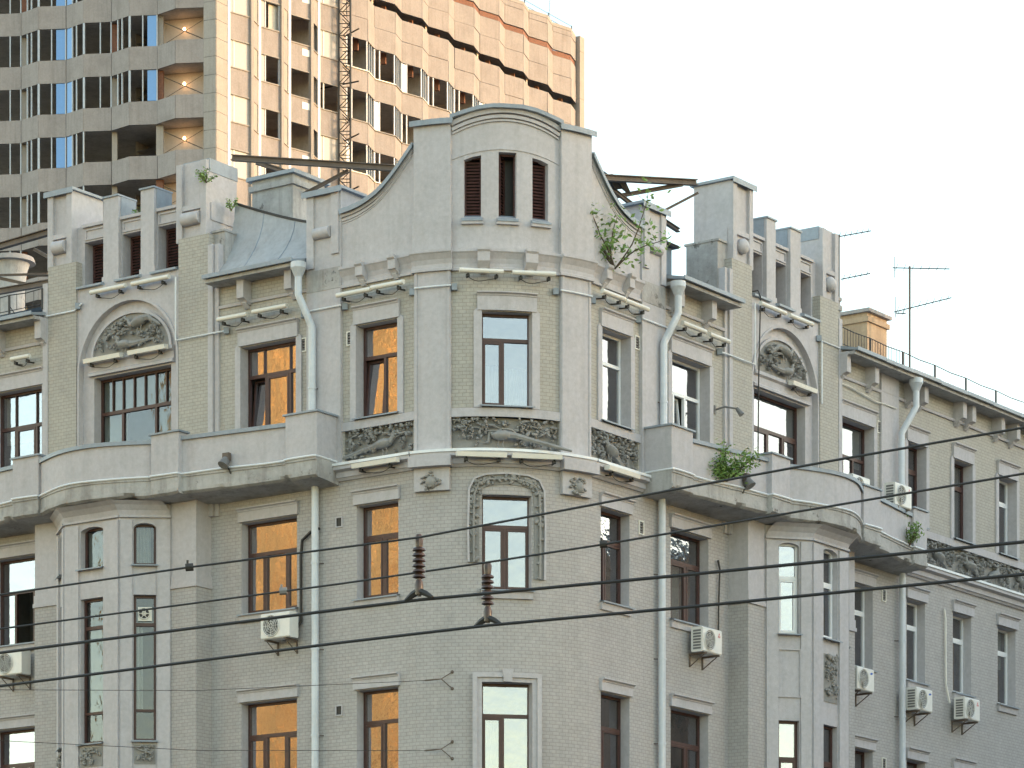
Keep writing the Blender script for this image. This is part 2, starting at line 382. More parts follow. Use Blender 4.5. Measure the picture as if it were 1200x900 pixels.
# ------------------------------------------------------------------ carved reliefs
def relief_paint(mb, M, t0, t1, z0, z1, d, seed, inside=None, birds=(), dens=1.0, th=1.0):
    r = random.Random(seed); w, h = t1 - t0, z1 - z0
    ins = inside or (lambda t, z: True)
    def loc(t, z, dd): return Vector(M(t, z, d + dd * th))
    tu = (Vector(M(t0 + 0.1, z0, d)) - Vector(M(t0, z0, d))).normalized(); nu = (Vector(M(t0, z0, d + 1)) - Vector(M(t0, z0, d))).normalized() * th; zu = Vector((0, 0, 1))
    occ = [(b['x'] * w + t0, b['z'] * h + z0, 0.28 * b.get('s', 1)) for b in birds]
    def clear(t, z): return all((t - a) ** 2 + ((z - c) * 1.4) ** 2 > e * e for a, c, e in occ)
    # branches
    nb = max(3, int(w * 3 * dens))
    for k in range(nb):
        t = t0 + w * r.uniform(0, 1); z = z0 + h * r.uniform(0.55, 0.97); ang = r.uniform(-0.35, 0.35) + (math.pi if r.random() < 0.5 else 0)
        pts = []; rr = []
        L = r.uniform(0.35, 0.8)
        for i in range(8):
            if not (t0 < t < t1 and z0 < z < z1 and ins(t, z)): break
            pts.append(loc(t, z, 0.05 + 0.02 * math.sin(i * 1.3 + k))); rr.append(0.026 * (1 - 0.07 * i))
            ang += r.uniform(-0.4, 0.4); t += math.cos(ang) * L / 8; z += math.sin(ang) * L / 8 * 0.7
        if len(pts) > 2: mb.tube(pts, rr, 5)
    # leaves
    for k in range(int(w * h * 75 * dens)):
        t, z = t0 + w * r.random(), z0 + h * (1 - r.random() ** 1.5 * 0.9)
        if not ins(t, z) or not (t0 + .04 < t < t1 - .04): continue
        if not clear(t, z): continue
        a = r.uniform(0, math.pi); s_ = r.uniform(0.035, 0.075)
        e1 = tu * math.cos(a) + zu * math.sin(a); e2 = zu * math.cos(a) - tu * math.sin(a)
        e1 = (e1 + nu * r.uniform(-0.4, 0.4)).normalized()
        mb.ell(loc(t, z, r.uniform(0.02, 0.075)), (e1 * s_, e2 * s_ * 0.55, nu * 0.028), 6, 4)
    # grape clusters
    for k in range(max(2, int(w * 2.6 * dens))):
        t, z = t0 + w * r.uniform(0.05, 0.95), z0 + h * r.uniform(0.45, 0.85)
        if not clear(t, z - .1): continue
        for i in range(15):
            f = i / 15; tt = t + r.uniform(-1, 1) * 0.075 * (1 - f * 0.75); zz = z - f * 0.2
            if z0 + .02 < zz < z1 and t0 + .03 < tt < t1 - .03 and ins(tt, zz): mb.ell(loc(tt, zz, 0.05 + r.uniform(0, 0.03)), (tu * 0.024, zu * 0.024, nu * 0.03), 6, 4)
    # long-tailed birds
    for b in birds:
        s_ = b.get('s', 1.0); sg = b['dir']; t, z = t0 + w * b['x'], z0 + h * b['z']
        e1 = (tu * sg * math.cos(b.get('tilt', 0.25)) + zu * math.sin(b.get('tilt', 0.25))); e2 = zu * math.cos(b.get('tilt', .25)) - tu * sg * math.sin(b.get('tilt', .25))
        c = loc(t, z, 0.07)
        mb.ell(c, (e1 * 0.2 * s_, e2 * 0.095 * s_, nu * 0.085), 10, 7)
        nk = [c + e1 * 0.15 * s_, c + e1 * 0.23 * s_ + e2 * 0.07 * s_, c + e1 * 0.25 * s_ + e2 * 0.15 * s_ * b.get('neck', 1), c + e1 * 0.29 * s_ + e2 * 0.17 * s_ * b.get('neck', 1)]
        mb.tube(nk, [0.065 * s_, 0.042 * s_, 0.03 * s_, 0.036 * s_], 7); mb.tube([nk[-1], nk[-1] + e1 * 0.07 * s_ - zu * .02], [0.022 * s_, 0.004], 5)
        tail = b.get('tail', 0.75) * s_; td = (-tu * sg * 1.0 - zu * b.get('drop', 0.35)).normalized()
        tp = [c - e1 * 0.13 * s_, c - e1 * 0.22 * s_ + td * 0.05] + [c - e1 * 0.2 * s_ + td * tail * f - nu * 0.03 * f for f in (0.35, 0.6, 0.8, 1)]
        mb.tube(tp, [0.075 * s_, 0.055 * s_, 0.045 * s_, 0.042 * s_, 0.036 * s_, 0.02 * s_], 6)
        for q in (-0.04, 0.05):
            p = c + e1 * q * s_ - e2 * 0.08 * s_; mb.tube([p, p - zu * 0.08 * s_ + e1 * 0.03, p - zu * 0.15 * s_], 0.012 * s_, 4)

def relief(M, t0, t1, z0, z1, seed, d=0.0, birds=(), n=1, dens=1.0, label=None, deep=False):
    rd = d - 0.11 if deep else d
    m = MB(); m.box(M, t0 + .003, t1 - .003, z0 + .003, z1 - .003, rd - 0.02, rd + 0.006, n); p = m.build('relief_panel', 'relief', BLD)
    m = MB(); relief_paint(m, M, t0 + 0.02, t1 - 0.02, z0 + 0.02, z1 - 0.02, rd, seed, birds=birds, dens=dens, th=1.9 if deep else 1.0); m.build('carving', 'relief', p, smooth=True)
    if label: p['label'] = label

# ------------------------------------------------------------------ level heights
Z4H, Z4T, Z4B = 22.22, 21.80, 19.72
Z3H, Z3T, Z3B = 18.08, 17.75, 15.65
Z2H, Z2T, Z2B = 13.90, 13.60, 11.50
ZL = 18.70                       # ledge under the top storey
W1, W2, W3 = (0.48, 1.65), (3.38, 5.02), (11.22, 12.85)
FAR = [(14.62, 15.6), (17.12, 18.15), (19.66, 20.7), (22.2, 23.25), (24.8, 25.8)]
CORN = [(0, 22.70), (0.07, 22.70), (0.07, 22.755), (0.04, 22.77), (0.04, 22.85), (0.07, 22.95), (0.14, 23.06), (0.17, 23.09), (0.17, 23.15), (0, 23.15)]
LEDGE = [(0, 18.36), (0.05, 18.36), (0.09, 18.42), (0.12, 18.42), (0.12, 18.54), (0.24, 18.58), (0.24, 18.70), (0, 18.73)]
LFLASH = [(0.0, 18.745), (0.27, 18.725), (0.27, 18.665), (0.255, 18.665), (0.255, 18.705), (0, 18.735)]

# ------------------------------------------------------------------ straight walls, both wings
ML.tag, MR.tag = 'L', 'R'
for M in (ML, MR):
    left = M is ML
    TEND = 16.0 if left else 27.0
    holes = [(*W1, Z4B, Z4T), (*W2, 19.15, Z4T)] + [(*w, a, b) for w in (W1, W2) for a, b in ((Z3B, Z3T), (Z2B, Z2T))]
    holes.append((0.06, 2.0, 18.75, 19.47)); m = MB(); wall_grid(m, M, 0, 6.0, 0, 23.3, holes, reveals=True); m.build('wall', 'brick', BLD)
    far = [f for f in FAR if f[1] < TEND - 0.2]
    holes2 = [(*W3, 19.15, Z4T)] + [(*W3, a, b) for a, b in ((Z3B, Z3T), (Z2B, Z2T))] + [(*f, a, b) for f in far for a, b in ((Z4B, Z4T), (Z3B, Z3T), (Z2B, Z2T))]
    if not left: holes2.append((14.25, 23.5, 18.75, 19.47))
    m = MB(); wall_grid(m, M, 10.9, TEND, 0, 23.3, holes2, reveals=True); m.build('wall', 'brick', BLD)
    # windows
    br = 'brown'
    up = 'upvc'
    if left:
        window(M, *W1, Z4B, Z4T, br, 0.34, (0.47,), curtain=[(0.0, 0.25, 0, 1)], tilt=1, gm='glass')
        window(M, *W2, 19.15, Z4T, br, 0.25, (0.22, 0.68), top=(0.22, 0.72), sashes=(1,), tilt=2, gm='glass')
        window(M, *W3, 19.15, Z4T, br, 0.32, (0.25, 0.7), top=(0.25, 0.7), sashes=(1,), curtain=[(0.05, 0.95, 0.55, 1)])
        window(M, *W1, Z3B, Z3T, br, 0.33, (0.5,), sashes=(0, 1), gm='glass'); window(M, *W2, Z3B, Z3T, br, 0.34, (0.28, 0.68), sashes=(0, 2), gm='glass')
        window(M, *W3, Z3B, Z3T, br, 0.38, (0.3, 0.7), sashes=(0,), skip=(1,)); window(M, *W1, Z2B, Z2T, br, 0.34, (0.5,), sashes=(1,), gm='glass')
        window(M, *W2, Z2B, Z2T, br, 0.36, (0.3, 0.68), sashes=(0, 2), gm='glass'); window(M, *W3, Z2B, Z2T, br, 0.4, (0.3, 0.7), sashes=(1,))
    else:
        window(M, *W1, Z4B, Z4T, up, 0.33, (0.33,), curtain=[(0.35, 0.7, 0, 1)])
        window(M, *W2, 19.15, Z4T, up, 0.30, (0.28, 0.6), tilt=1, curtain=[(0.1, 0.3, 0.0, 0.6)])
        window(M, *W3, 19.15, Z4T, br, 0.32, (0.3, 0.64), sashes=(0,), curtain=[(0, 1, 0.62, 1)])
        window(M, *W1, Z3B, Z3T, br, 0.32, (0.38,), sashes=(1,)); window(M, *W2, Z3B, Z3T, br, 0.32, (0.16, 0.62), sashes=(1, 2), curtain=[(0.16, 0.6, 0, 0.66)])
        window(M, *W3, Z3B, Z3T, up, 0.30, (0.5,), sashes=(1,)); window(M, *W1, Z2B, Z2T, br, 0.36, (0.3,), sashes=(1,))
        window(M, *W2, Z2B, Z2T, br, 0.36, (0.14, 0.62), sashes=(1, 2)); window(M, *W3, Z2B, Z2T, br, 0.36, (0.5,))
        for i, f in enumerate(far):
            window(M, *f, Z4B, Z4T, br if i < 2 else up, 0.3, (0.28,) if i % 2 else (0.4,), sashes=(1,), curtain=[(0.3, 1, 0, 1)] if i == 1 else None)
            window(M, *f, Z3B, Z3T, up, 0.30, (0.3,), sashes=(1,), curtain=[(0.2, 0.9, 0.5, 1)] if i == 2 else None)
            window(M, *f, Z2B, Z2T, br, 0.36, (0.4,))
    allw = [W1, W2, W3] + far
    for w in allw:
        hood(M, *w, Z4T + 0.02, Z4H); hood(M, *w, Z3T + 0.02, Z3H); hood(M, *w, Z2T + 0.02, Z2H)
        bal = w in (W2, W3)
        surround(M, w[0], w[1], 19.0 if bal else Z4B - 0.05, Z4T + 0.06)
        if not bal: sill(M, *w, Z4B, under=False)
        sill(M, *w, Z3B); sill(M, *w, Z2B)
    # band under the top storey sills near the corner, relief panels, ledge
    m = MB(); m.box(M, 0.0, 2.06, 19.47, 19.66, 0, 0.05); m.build('sill_band', 'plaster', BLD)
    if left: relief(M, 0.06, 2.0, 18.75, 19.47, 11, deep=True, dens=1.25, birds=[dict(x=0.42, z=0.42, dir=-1, tail=1.15, drop=0.16, tilt=0.12, s=1.15)], label='grey relief of a long tailed bird among branches')
    else: relief(M, 0.06, 2.0, 18.75, 19.47, 23, deep=True, dens=1.25, birds=[dict(x=0.42, z=0.45, dir=-1, tail=0.9, drop=0.55, tilt=0.5, s=1.15)], label='grey relief of a bird with grapes')
    m = MB(); m.sweep(M, 0.0, 2.2, LEDGE); m.build('ledge', 'plaster', BLD)
    m = MB(); m.sweep(M, 0.0, 2.2, LFLASH); m.build('ledge_flashing', 'whitemetal', BLD)
    # cornice at the corner, brackets
    m = MB(); m.sweep(M, 0.0, 2.05, CORN); m.build('cornice', 'plaster', BLD)
    def bracket(t, MM=M, z0=22.66, z1=23.16, w=0.2, dp=0.24):
        m = MB(); m.sweep(MM, t - w / 2, t + w / 2, [(0, z0 + 0.08), (0.08, z0 + 0.08), (dp * 0.75, z0 + 0.18), (dp, z0 + 0.2), (dp, z1 - 0.1), (dp + 0.05, z1 - 0.06), (dp + 0.05, z1), (0, z1)])
        m.sweep(MM, t - w * 0.3, t + w * 0.3, [(0, z0), (0.06, z0), (dp * 0.55, z0 + 0.11), (dp * 0.55, z0 + 0.15), (0, z0 + 0.15)])
        m.build('cornice_bracket', 'plaster', BLD)
    for t in (0.5, 1.42): bracket(t)
    for t in (3.42, 4.82, 11.12, 12.55) + (() if left else (14.59, 15.14, 17.24, 17.76, 19.42, 20.31, 21.8, 22.5, 24.2, 24.9)):
        bracket(t, z1=23.36, dp=0.3)
    for a, b in ((3.05, 5.72), (11.05, TEND)):
        m = MB(); m.sweep(M, a, b, [(0, 22.78), (0.05, 22.78), (0.07, 22.84), (0, 22.84)]); m.build('string_course', 'plaster', BLD)
        m = MB(); m.box(M, a, b, 23.28, 23.36, 0, 0.5); m.build('soffit', 'old', BLD)
        segs = max(1, int((b - a) / 1.4))
        for k in range(segs):
            p, q = a + (b - a) * k / segs, a + (b - a) * (k + 1) / segs
            j = rnd.uniform(-0.015, 0.015)
            m = MB(); m.sweep(M, p + .004, q - 0.004, [(-0.2, 23.60 + j), (0.56, 23.43 + j), (0.60, 23.46 + j), (0.60, 23.37 + j), (0.585, 23.37 + j), (0.5, 23.38 + j), (-0.2, 23.5 + j)])
            m.build('eave_gutter', 'zinc', BLD)
    # pilaster beside the second window, with parapet pier above it
    m = MB(); m.box(M, 2.05, 3.03, 18.5, 23.2, 0, 0.09); m.build('pilaster', 'plaster', BLD)
    m = MB(); m.box(M, 2.07, 3.01, 22.72, 23.2, 0.09, 0.10); m.build('stucco_patch', 'old', BLD)
    m = MB(); m.box(M, 2.05, 3.03, 23.2, 24.93, -0.7, 0.08); m.build('parapet_pier', 'plaster', BLD)
    for a, b in ((2.09, 2.30), (2.80, 3.0)):
        m = MB(); m.box(M, a, b, 23.5 if a < 2.5 else 23.25, 24.9, 0.08, 0.13); m.build('pier_fin', 'plaster', BLD)
    m = MB(); m.tube([M(2.32, 24.02, 0.1), M(2.78, 24.02, 0.1)], 0.13, 12); m.build('scroll_boss', 'plaster', BLD, smooth=True)
    m = MB(); m.box(M, 1.95, 3.1, 24.93, 24.99, -0.75, 0.2); m.box(M, 1.95, 3.1, 24.86, 24.93, 0.185, 0.2); m.build('pier_cap', 'zinc', BLD)
    # shoulder of the attic sweeping down from the corner
    cur = [(0.0, 25.56), (0.2, 25.36), (0.4, 25.16), (0.6, 24.98), (0.8, 24.82), (1.0, 24.69), (1.25, 24.58), (1.5, 24.50), (1.75, 24.45), (2.05, 24.42)]
    m = MB()
    for (a, p), (b, q) in zip(cur, cur[1:]):
        for d in (0.03, -0.4): m.face([M(a, 23.12, d), M(b, 23.12, d), M(b, q, d), M(a, p, d)], [(a, 23.1), (b, 23.1), (b, q), (a, p)])
        m.face([M(a, p, 0.03), M(b, q, 0.03), M(b, q, -0.4), M(a, p, -0.4)])
    m.build('attic_shoulder', 'plaster', BLD)
    for off, w, dd in ((0.10, 0.07, 0.075), (0.2, 0.05, 0.055), (0.27, 0.025, 0.045)):
        m = MB(); m.ribbon(M, [(a + off * 0.4, p - off) for a, p in cur], w, 0.03, dd); m.build('shoulder_moulding', 'plaster', BLD)
    for (a, p), (b, q) in zip(cur, cur[1:]):
        m = MB(); m.prism(M, [(a, p), (b, q), (b, q + 0.04), (a, p + 0.04)], -0.45, 0.16); m.prism(M, [(a, p - 0.07), (b, q - 0.07), (b, q), (a, p)], 0.145, 0.16)
        m.build('coping_sheet', 'zinc', BLD)
    # bay section, upper storey: brick pilasters, arched niche, window and lunette
    for a, b in ((5.94, 6.86), (10.08, 10.98)):
        m = MB(); m.box(M, a, b, 18.0, 24.58, -0.3, 0.08); m.build('brick_pilaster', 'brick', BLD)
    for a, b, dd in ((5.66, 5.78, 0.06), (5.80, 5.94, 0.11), (10.98, 11.14, 0.10)):
        m = MB(); m.box(M, a, b, 18.0, 24.3 if a < 6 else 24.2, -0.3, dd); m.build('corner_strip', 'plaster', BLD)
    tc, rc, zc = 8.48, 1.53, 21.88
    nh = (7.24, 9.66, 19.0, 21.76)
    m = MB(); wall_grid(m, M, 6.86, 10.08, 18.0, 23.9, [nh], 0.26, -0.10); m.build('niche_wall', 'plaster', BLD)
    m = MB(); N = 24; arch = [(tc - rc * math.cos(math.pi * k / N), zc + rc * math.sin(math.pi * k / N)) for k in range(N + 1)]
    for (a, p), (b, q) in zip(arch, arch[1:]):
        m.face([M(a, p, 0.03), M(b, q, 0.03), M(b, 23.9, 0.03), M(a, 23.9, 0.03)], [(a, p), (b, q), (b, 23.9), (a, 23.9)]); m.face([M(a, p, 0.03), M(b, q, 0.03), M(b, q, -0.1), M(a, p, -0.1)])
    for a, b, e in ((6.86, tc - rc, tc - rc), (tc + rc, 10.08, tc + rc)):
        m.face([M(a, 18.0, 0.03), M(b, 18.0, 0.03), M(b, 23.9, 0.03), M(a, 23.9, 0.03)], [(a, 18.), (b, 18.), (b, 23.9), (a, 23.9)]); m.face([M(e, 18.0, 0.03), M(e, 18.0, -0.1), M(e, zc, -0.1), M(e, zc, 0.03)])
    m.build('arch_front', 'plaster', BLD)
    m = MB(); m.ribbon(M, [(tc - rc - .03, 19)] + [(tc + (a - tc) * 1.02, zc + (p - zc) * 1.02) for a, p in arch] + [(tc + rc + .03, 19)], 0.06, 0.02, 0.06); m.build('arch_moulding', 'plaster', BLD)
    lun = [(8.45 - 1.2 * math.cos(math.pi * k / N), 22.2 + 0.92 * math.sin(math.pi * k / N)) for k in range(N + 1)]
    m = MB(); m.prism(M, lun, -0.13, -0.085); lp = m.build('lunette_relief', 'relief', BLD)
    lp['label'] = 'half round grey relief of birds and grapes'
    m = MB()
    relief_paint(m, M, 7.3, 9.6, 22.22, 23.1, -0.085, 31 if left else 37, inside=lambda t, z: ((t - 8.45) / 1.13) ** 2 + ((z - 22.18) / 0.86) ** 2 < 1, dens=1.5, th=1.7,
                 birds=[dict(x=0.36 if left else 0.5, z=0.74, dir=1, s=1.25, tail=0.35, drop=0.6, tilt=-0.3), dict(x=0.55, z=0.2, dir=1, s=1.1, tail=0.5, drop=-0.1, tilt=0.1)])
    m.build('carving', 'relief', lp, smooth=True)
    m = MB(); m.ribbon(M, [(8.45 + (a - 8.45) * 1.03, 22.2 + (p - 22.2) * 1.04) for a, p in lun], 0.07, -0.1, -0.03); m.build('lunette_moulding', 'plaster', BLD)
    m = MB(); m.sweep(M, 7.12, 9.78, [(-0.1, 21.80), (0.0, 21.80), (0.0, 21.86), (-0.05, 21.9), (-0.05, 22.06), (0.02, 22.1), (0.02, 22.18), (-0.1, 22.2)]); m.build('window_lintel', 'plaster', BLD)
    if left: window(M, *nh, br, 0.30, (0.27, 0.72), top=(0.13, 0.27, 0.42, 0.57, 0.72, 0.86), d=-0.1, gm='glass_dull', curtain=[(0.0, 0.3, 0, 1), (0.72, 1, 0, 1), (0.3, 0.72, 0.7, 1)])
    else: window(M, *nh, br, 0.30, (0.42, 0.72), d=-0.1, sashes=(0, 2), curtain=[(0.0, 1.0, 0.66, 1)])
    # attic above the bay: piers, three louvred openings
    oh = [(7.0, 7.68), (8.14, 8.80), (9.32, 10.0)]
    m = MB(); wall_grid(m, M, 6.1, 11.0, 23.6, 25.45, [(*o, 24.02, 25.06) for o in oh], 0.36, -0.14)
    m.face([M(6.1, 25.45, -0.14), M(11, 25.45, -0.14), M(11, 25.45, -0.6), M(6.1, 25.45, -0.6)]); m.face([M(6.1, 23.6, -0.6), M(11, 23.6, -0.6), M(11, 25.45, -0.6), M(6.1, 25.45, -0.6)])
    m.face([M(6.1, 23.7, -0.14), M(11, 23.7, -0.14), M(11, 23.7, 0.02), M(6.1, 23.7, 0.02)])
    m.build('attic_wall', 'plaster', BLD)
    for a, b in ((7.70, 8.12), (8.82, 9.30)):
        m = MB(); m.box(M, a, b, 23.9, 25.96, -0.62, -0.02); m.build('attic_pier', 'plaster', BLD)
        m = MB(); m.box(M, a - 0.03, b + 0.03, 23.62, 24.1, -0.14, 0.0); m.build('pier_base', 'plaster', BLD)
        m = MB(); m.box(M, a - 0.025, b + 0.025, 25.96, 26.0, -0.66, 0.02); m.box(M, a - 0.012, b + 0.012, 25.5, 25.96, -0.64, -0.10) ; m.build('pier_sheet', 'zinc', BLD)
    for o in oh:
        m = MB(); ring(m, M, o[0] + 0.03, o[1] - 0.03, 25.1, 25.36, 0.035, -0.14, -0.11); m.build('panel_frame', 'plaster', BLD)
        m = MB(); m.box(M, o[0] - 0.03, o[1] + 0.03, 25.40, 25.47, -0.14, -0.06); m.build('attic_coping', 'plaster', BLD)
        m = MB(); m.sweep(M, o[0] - 0.06, o[1] + 0.05, [(-0.36, 24.09), (0.12, 23.95), (0.12, 23.90), (-0.05, 23.90), (-0.36, 24.03)]); m.build('louvre_sill', 'zinc', BLD)
        m = MB(); ring(m, M, o[0] + 0.01, o[1] - 0.01, 24.05, 25.05, 0.05, -0.50, -0.42); sh = m.build('louvre_shutter', 'shutter', BLD)
        for k in range(13):
            z = 24.12 + k * 0.069
            q = MB(); q.sweep(M, o[0] + 0.06, o[1] - 0.06, [(-0.49, z + 0.045), (-0.48, z + 0.055), (-0.425, z + 0.012), (-0.43, z)]); q.build('slat', 'shutter', sh)
        q = MB(); q.box(M, o[0], o[1], 24.03, 25.06, -0.58, -0.55); q.build('backing', 'room', sh)
    for a, b, top in ((6.04, 6.95, 26.34 if left else 26.47), (10.24, 11.02, 26.32)):
        near = a < 8
        m = MB(); m.box(M, a, b, 23.6, top, -1.05, -0.02)
        if near: m.box(M, a - 0.03, b - 0.2, 24.95, 25.35, -1.0, -0.1)
        m.build('attic_corner_pier', 'plaster', BLD)
        for c, e in ((a, a + 0.17), (b - 0.17, b)):
            m = MB(); m.box(M, c, e, 24.5, top - 0.02, -0.02, 0.06); m.build('pier_fin', 'plaster', BLD)
        m = MB(); m.box(M, a + 0.17, b - 0.17, 25.22, 25.33, -0.02, 0.05); m.build('pier_crossbar', 'plaster', BLD)
        m = MB(); m.tube([M(a + 0.2, 25.02, 0.03), M(b - 0.2, 25.02, 0.03)], [0.15, 0.16], 12) if left else m.ell(M((a + b) / 2, 24.98, 0.05), (M.u.to_3d() * 0.2, (0, 0, 0.19), M.n.to_3d() * 0.14), 12, 8)
        m.build('scroll_boss', 'plaster', BLD, smooth=True)
        if near:
            m = MB(); zz = 24.62 if left else 24.95; m.box(M, 5.62, 6.04, 23.4, zz, -1.0, -0.12); m.box(M, 5.60, 6.0, zz, zz + .05, -1.05, -0.08); m.build('buttress', 'old', BLD)
        if (left and not near) or (not left and near):
            m = MB(); m.box(M, a - 0.08, b + 0.08, top, top + 0.06, -1.12, 0.12); m.box(M, a - 0.08, b + 0.08, top - 0.07, top, 0.105, 0.12); m.build('pier_cap', 'zinc', BLD)
        else:
            m = MB(); m.box(M, a - 0.015, b - .12, top - 0.28, top + 0.03, -1.07, -0.05); m.build('pier_cap', 'zinc', BLD)
    # curved metal roof between parapet pier and bay
    m = MB(); P = []
    for i in range(9):
        f = i / 8; t = 3.03 + 2.75 * f; ztop = 24.45 + 0.95 * f ** 1.2 if left else 23.78 + 0.12 * f
        P.append([M(t, 23.52 + (ztop - 23.52) * g, 0.12 - 0.75 * (1 - (1 - g) ** 1.9) + 0.05 * math.sin(3 * f + 2 * g)) for g in (0, .12, .25, .4, .6, .8, 1)])
    m.grid(P); m.build('curved_roof_sheet', 'sheet', BLD, smooth=True)
    for t_ in (0.33, 0.68):
        i = t_ * 8; i0 = int(i); ff = i - i0
        pts = [Vector(P[i0][j]).lerp(Vector(P[i0 + 1][j]), ff) for j in range(7)]
        m = MB(); m.tube(pts, 0.014, 5); m.build('roof_seam', 'zinc', BLD)
    m = MB(); m.tube([Vector(p[6]) + Vector((0, 0, .02)) for p in P], 0.035, 5); m.build('roof_ridge', 'darksteel', BLD)
    # main roof slopes behind
    for a, b in ((2.6, 6.4), (10.6, TEND)):
        m = MB(); m.face([M(a, 23.56, -0.1), M(b, 23.56, -0.1), M(b, 25.0, -5.5), M(a, 25.0, -5.5)]); m.build('roof_slope', 'zinc', BLD)

# flat roof over everything
m = MB()
def M2(M, t, d): p = M(t, 0, d); return (p[0], p[1], 24.05)
pl = [M2(ML, 16, -1.0), M2(ML, 6, -1.0), M2(ML, 0.3, -0.6), M2(MR, 0.3, -0.6), M2(MR, 6, -1.0), M2(MR, 27, -1.0), M2(MR, 27, -12), (1.0, 16.0, 24.05), M2(ML, 16, -12)]
m.face(pl); m.build('roof', 'zinc', BLD)

# ------------------------------------------------------------------ lower bay (oriel) under the balcony
OR = [(6.69, 0.55), (7.6, 1.3), (9.3, 1.3), (10.21, 0.55)]
for M in (ML, MR):
    left = M is ML
    for a, b in ((5.92, 6.69), (10.21, 10.98)):
        m = MB(); m.box(M, a, b, 0, 16.36, -0.05, 0.55); m.build('brick_pier', 'brick', BLD)
        m = MB(); m.box(M, a + 0.004, b - 0.004, 16.36, 18.45, -0.05, 0.545); m.build('pier_shaft', 'plaster', BLD)
        m = MB(); m.box(M, a - 0.03, b + 0.0 if a < 8 else b + 0.03, 16.33, 16.42, -0.03, 0.59); m.box(M, a - 0.015, b if a < 8 else b + .015, 16.42, 16.62, -0.02, 0.565); m.build('pier_capital', 'plaster', BLD)
    for k in range(3):
        p, q = OR[k], OR[k + 1]
        o = Vector(M(p[0], 0, p[1])).xy; e = Vector(M(q[0], 0, q[1])).xy; u = (e - o).normalized(); ln = (e - o).length
        n = Vector((u.y, -u.x)); n = n if n.dot(M.n) > 0 else -n
        G = flat(o, u, n)
        hs = [(0.34, 0.86) if k != 1 else (0.5, 1.22)][0]
        if k == 2: hs = (ln - 0.86, ln - 0.34)
        if left: zz = [(16.90, 17.86), (12.82, 16.2)]
        else: zz = [(15.73, 17.9), (11.4, 13.65)]
        m = MB(); wall_grid(m, G, 0, ln, 0, 18.3, [(*hs, *z_) for z_ in zz], 0.2); m.build('bay_wall', 'plaster', BLD)
        # strips beside the windows
        for a, b in ((0.02, hs[0] - 0.03), (hs[1] + 0.03, ln - 0.02)):
            m = MB(); m.box(G, a, b, 0, 17.93, 0, 0.05); m.build('bay_strip', 'plaster', BLD)
        m = MB(); m.box(G, 0, ln, 17.98, 18.03, 0, 0.07); m.build('bay_band', 'plaster', BLD)
        # segmental head
        c = (hs[0] + hs[1]) / 2; hw = (hs[1] - hs[0]) / 2; zt = zz[0][1]
        seg = [(c - hw * math.cos(math.pi * i / 10), zt - 0.11 + 0.11 * math.sin(math.pi * i / 10)) for i in range(11)]
        m = MB(); m.prism(G, [(hs[0], zt + 0.002)] + seg + [(hs[1], zt + 0.002)], -0.19, 0.003); m.build('arched_head', 'plaster', BLD)
        if left:
            window(G, *hs, *zz[0], 'brown', 0, (), dep=0.16, gm='glass_dull', curtain=[(0.25, 1, 0, 1)])
            wn_ = window(G, *hs, *zz[1], 'brown', 0.20, (), dep=0.13, low=0.21, gm='glass_dull', curtain=[(0.2 if k == 1 else 0.6, 1.0, 0.2, 0.8)])
            sill(G, *hs, zz[0][0], under=False); sill(G, *hs, zz[1][0], under=False)
            relief(G, hs[0] + 0.01, hs[1] - 0.01, 12.27, 12.72, 50 + k, d=0.01, dens=1.3)
            if k == 0:   # extractor fan set in the top light
                fc = Vector(G(c + 0.02, 15.78, -0.12)); ux, uz = G.u.to_3d(), Vector((0, 0, 1)); nn = G.n.to_3d()
                fz = MB(); fz.box(G, c - 0.16, c + 0.16, 15.61, 15.93, -0.16, -0.11); fan = fz.build('extractor_fan', 'tube', wn_)
                fz = MB(); fz.disc(fc + nn * 0.02, ux * 0.125, uz * 0.125); fz.build('fan_opening', 'black', wn_)
                fz = MB()
                for q in range(3):
                    an = q * math.pi / 3; dv = ux * math.cos(an) + uz * math.sin(an); fz.tube([fc + nn * 0.03 - dv * 0.13, fc + nn * 0.03 + dv * 0.13], 0.009, 4)
                for rr in (0.045, 0.13): fz.tube([fc + nn * 0.03 + ux * rr * math.cos(x * 0.393) + uz * rr * math.sin(x * 0.393) for x in range(17)], 0.012, 4)
                fz.build('fan_guard', 'tube', wn_)
        else:
            window(G, *hs, *zz[0], 'upvc', 0.38, (), dep=0.14, sashes=(0,)); window(G, *hs, *zz[1], 'brown', 0.4, (), dep=0.14, sashes=(0,))
            sill(G, *hs, zz[0][0], under=False)
            if k == 1: relief(G, hs[0] + 0.02, hs[1] - 0.02, 14.2, 15.36, 61, d=0.012, dens=1.5, label='tall narrow vine relief panel')
            else:
                m = MB(); ring(m, G, hs[0] - 0.03, hs[1] + 0.03, 14.2, 15.36, 0.03, 0, 0.04); m.build('panel_frame', 'plaster', BLD)
    # cove between bay and balcony
    m = MB(); P = []
    for (t, d) in OR:
        P.append([M(t, z, d + o) for z, o in ((18.02, 0.02), (18.15, 0.07), (18.26, 0.18), (18.34, 0.32))])
    m.grid(P); m.build('bay_cove', 'plaster', BLD)

    # ---------------------------------------------------------------- balcony
    def bulge(n=14): return [(6.69 + 3.52 * i / n, 1.17 + 0.55 * math.sin(math.pi * i / n)) for i in range(n + 1)]
    segsP = [('block', [(2.15, 0.82), (3.05, 0.82)]), ('panel', [(3.05, 0.74), (5.86, 1.10)]), ('block', [(5.86, 1.24), (6.69, 1.24)]), ('panel', bulge()),
             ('block', [(10.21, 1.24), (11.04, 1.24)]), ('panel', [(11.04, 1.10), (13.5, 0.74)]), ('block', [(13.5, 0.82), (14.2, 0.82)])]
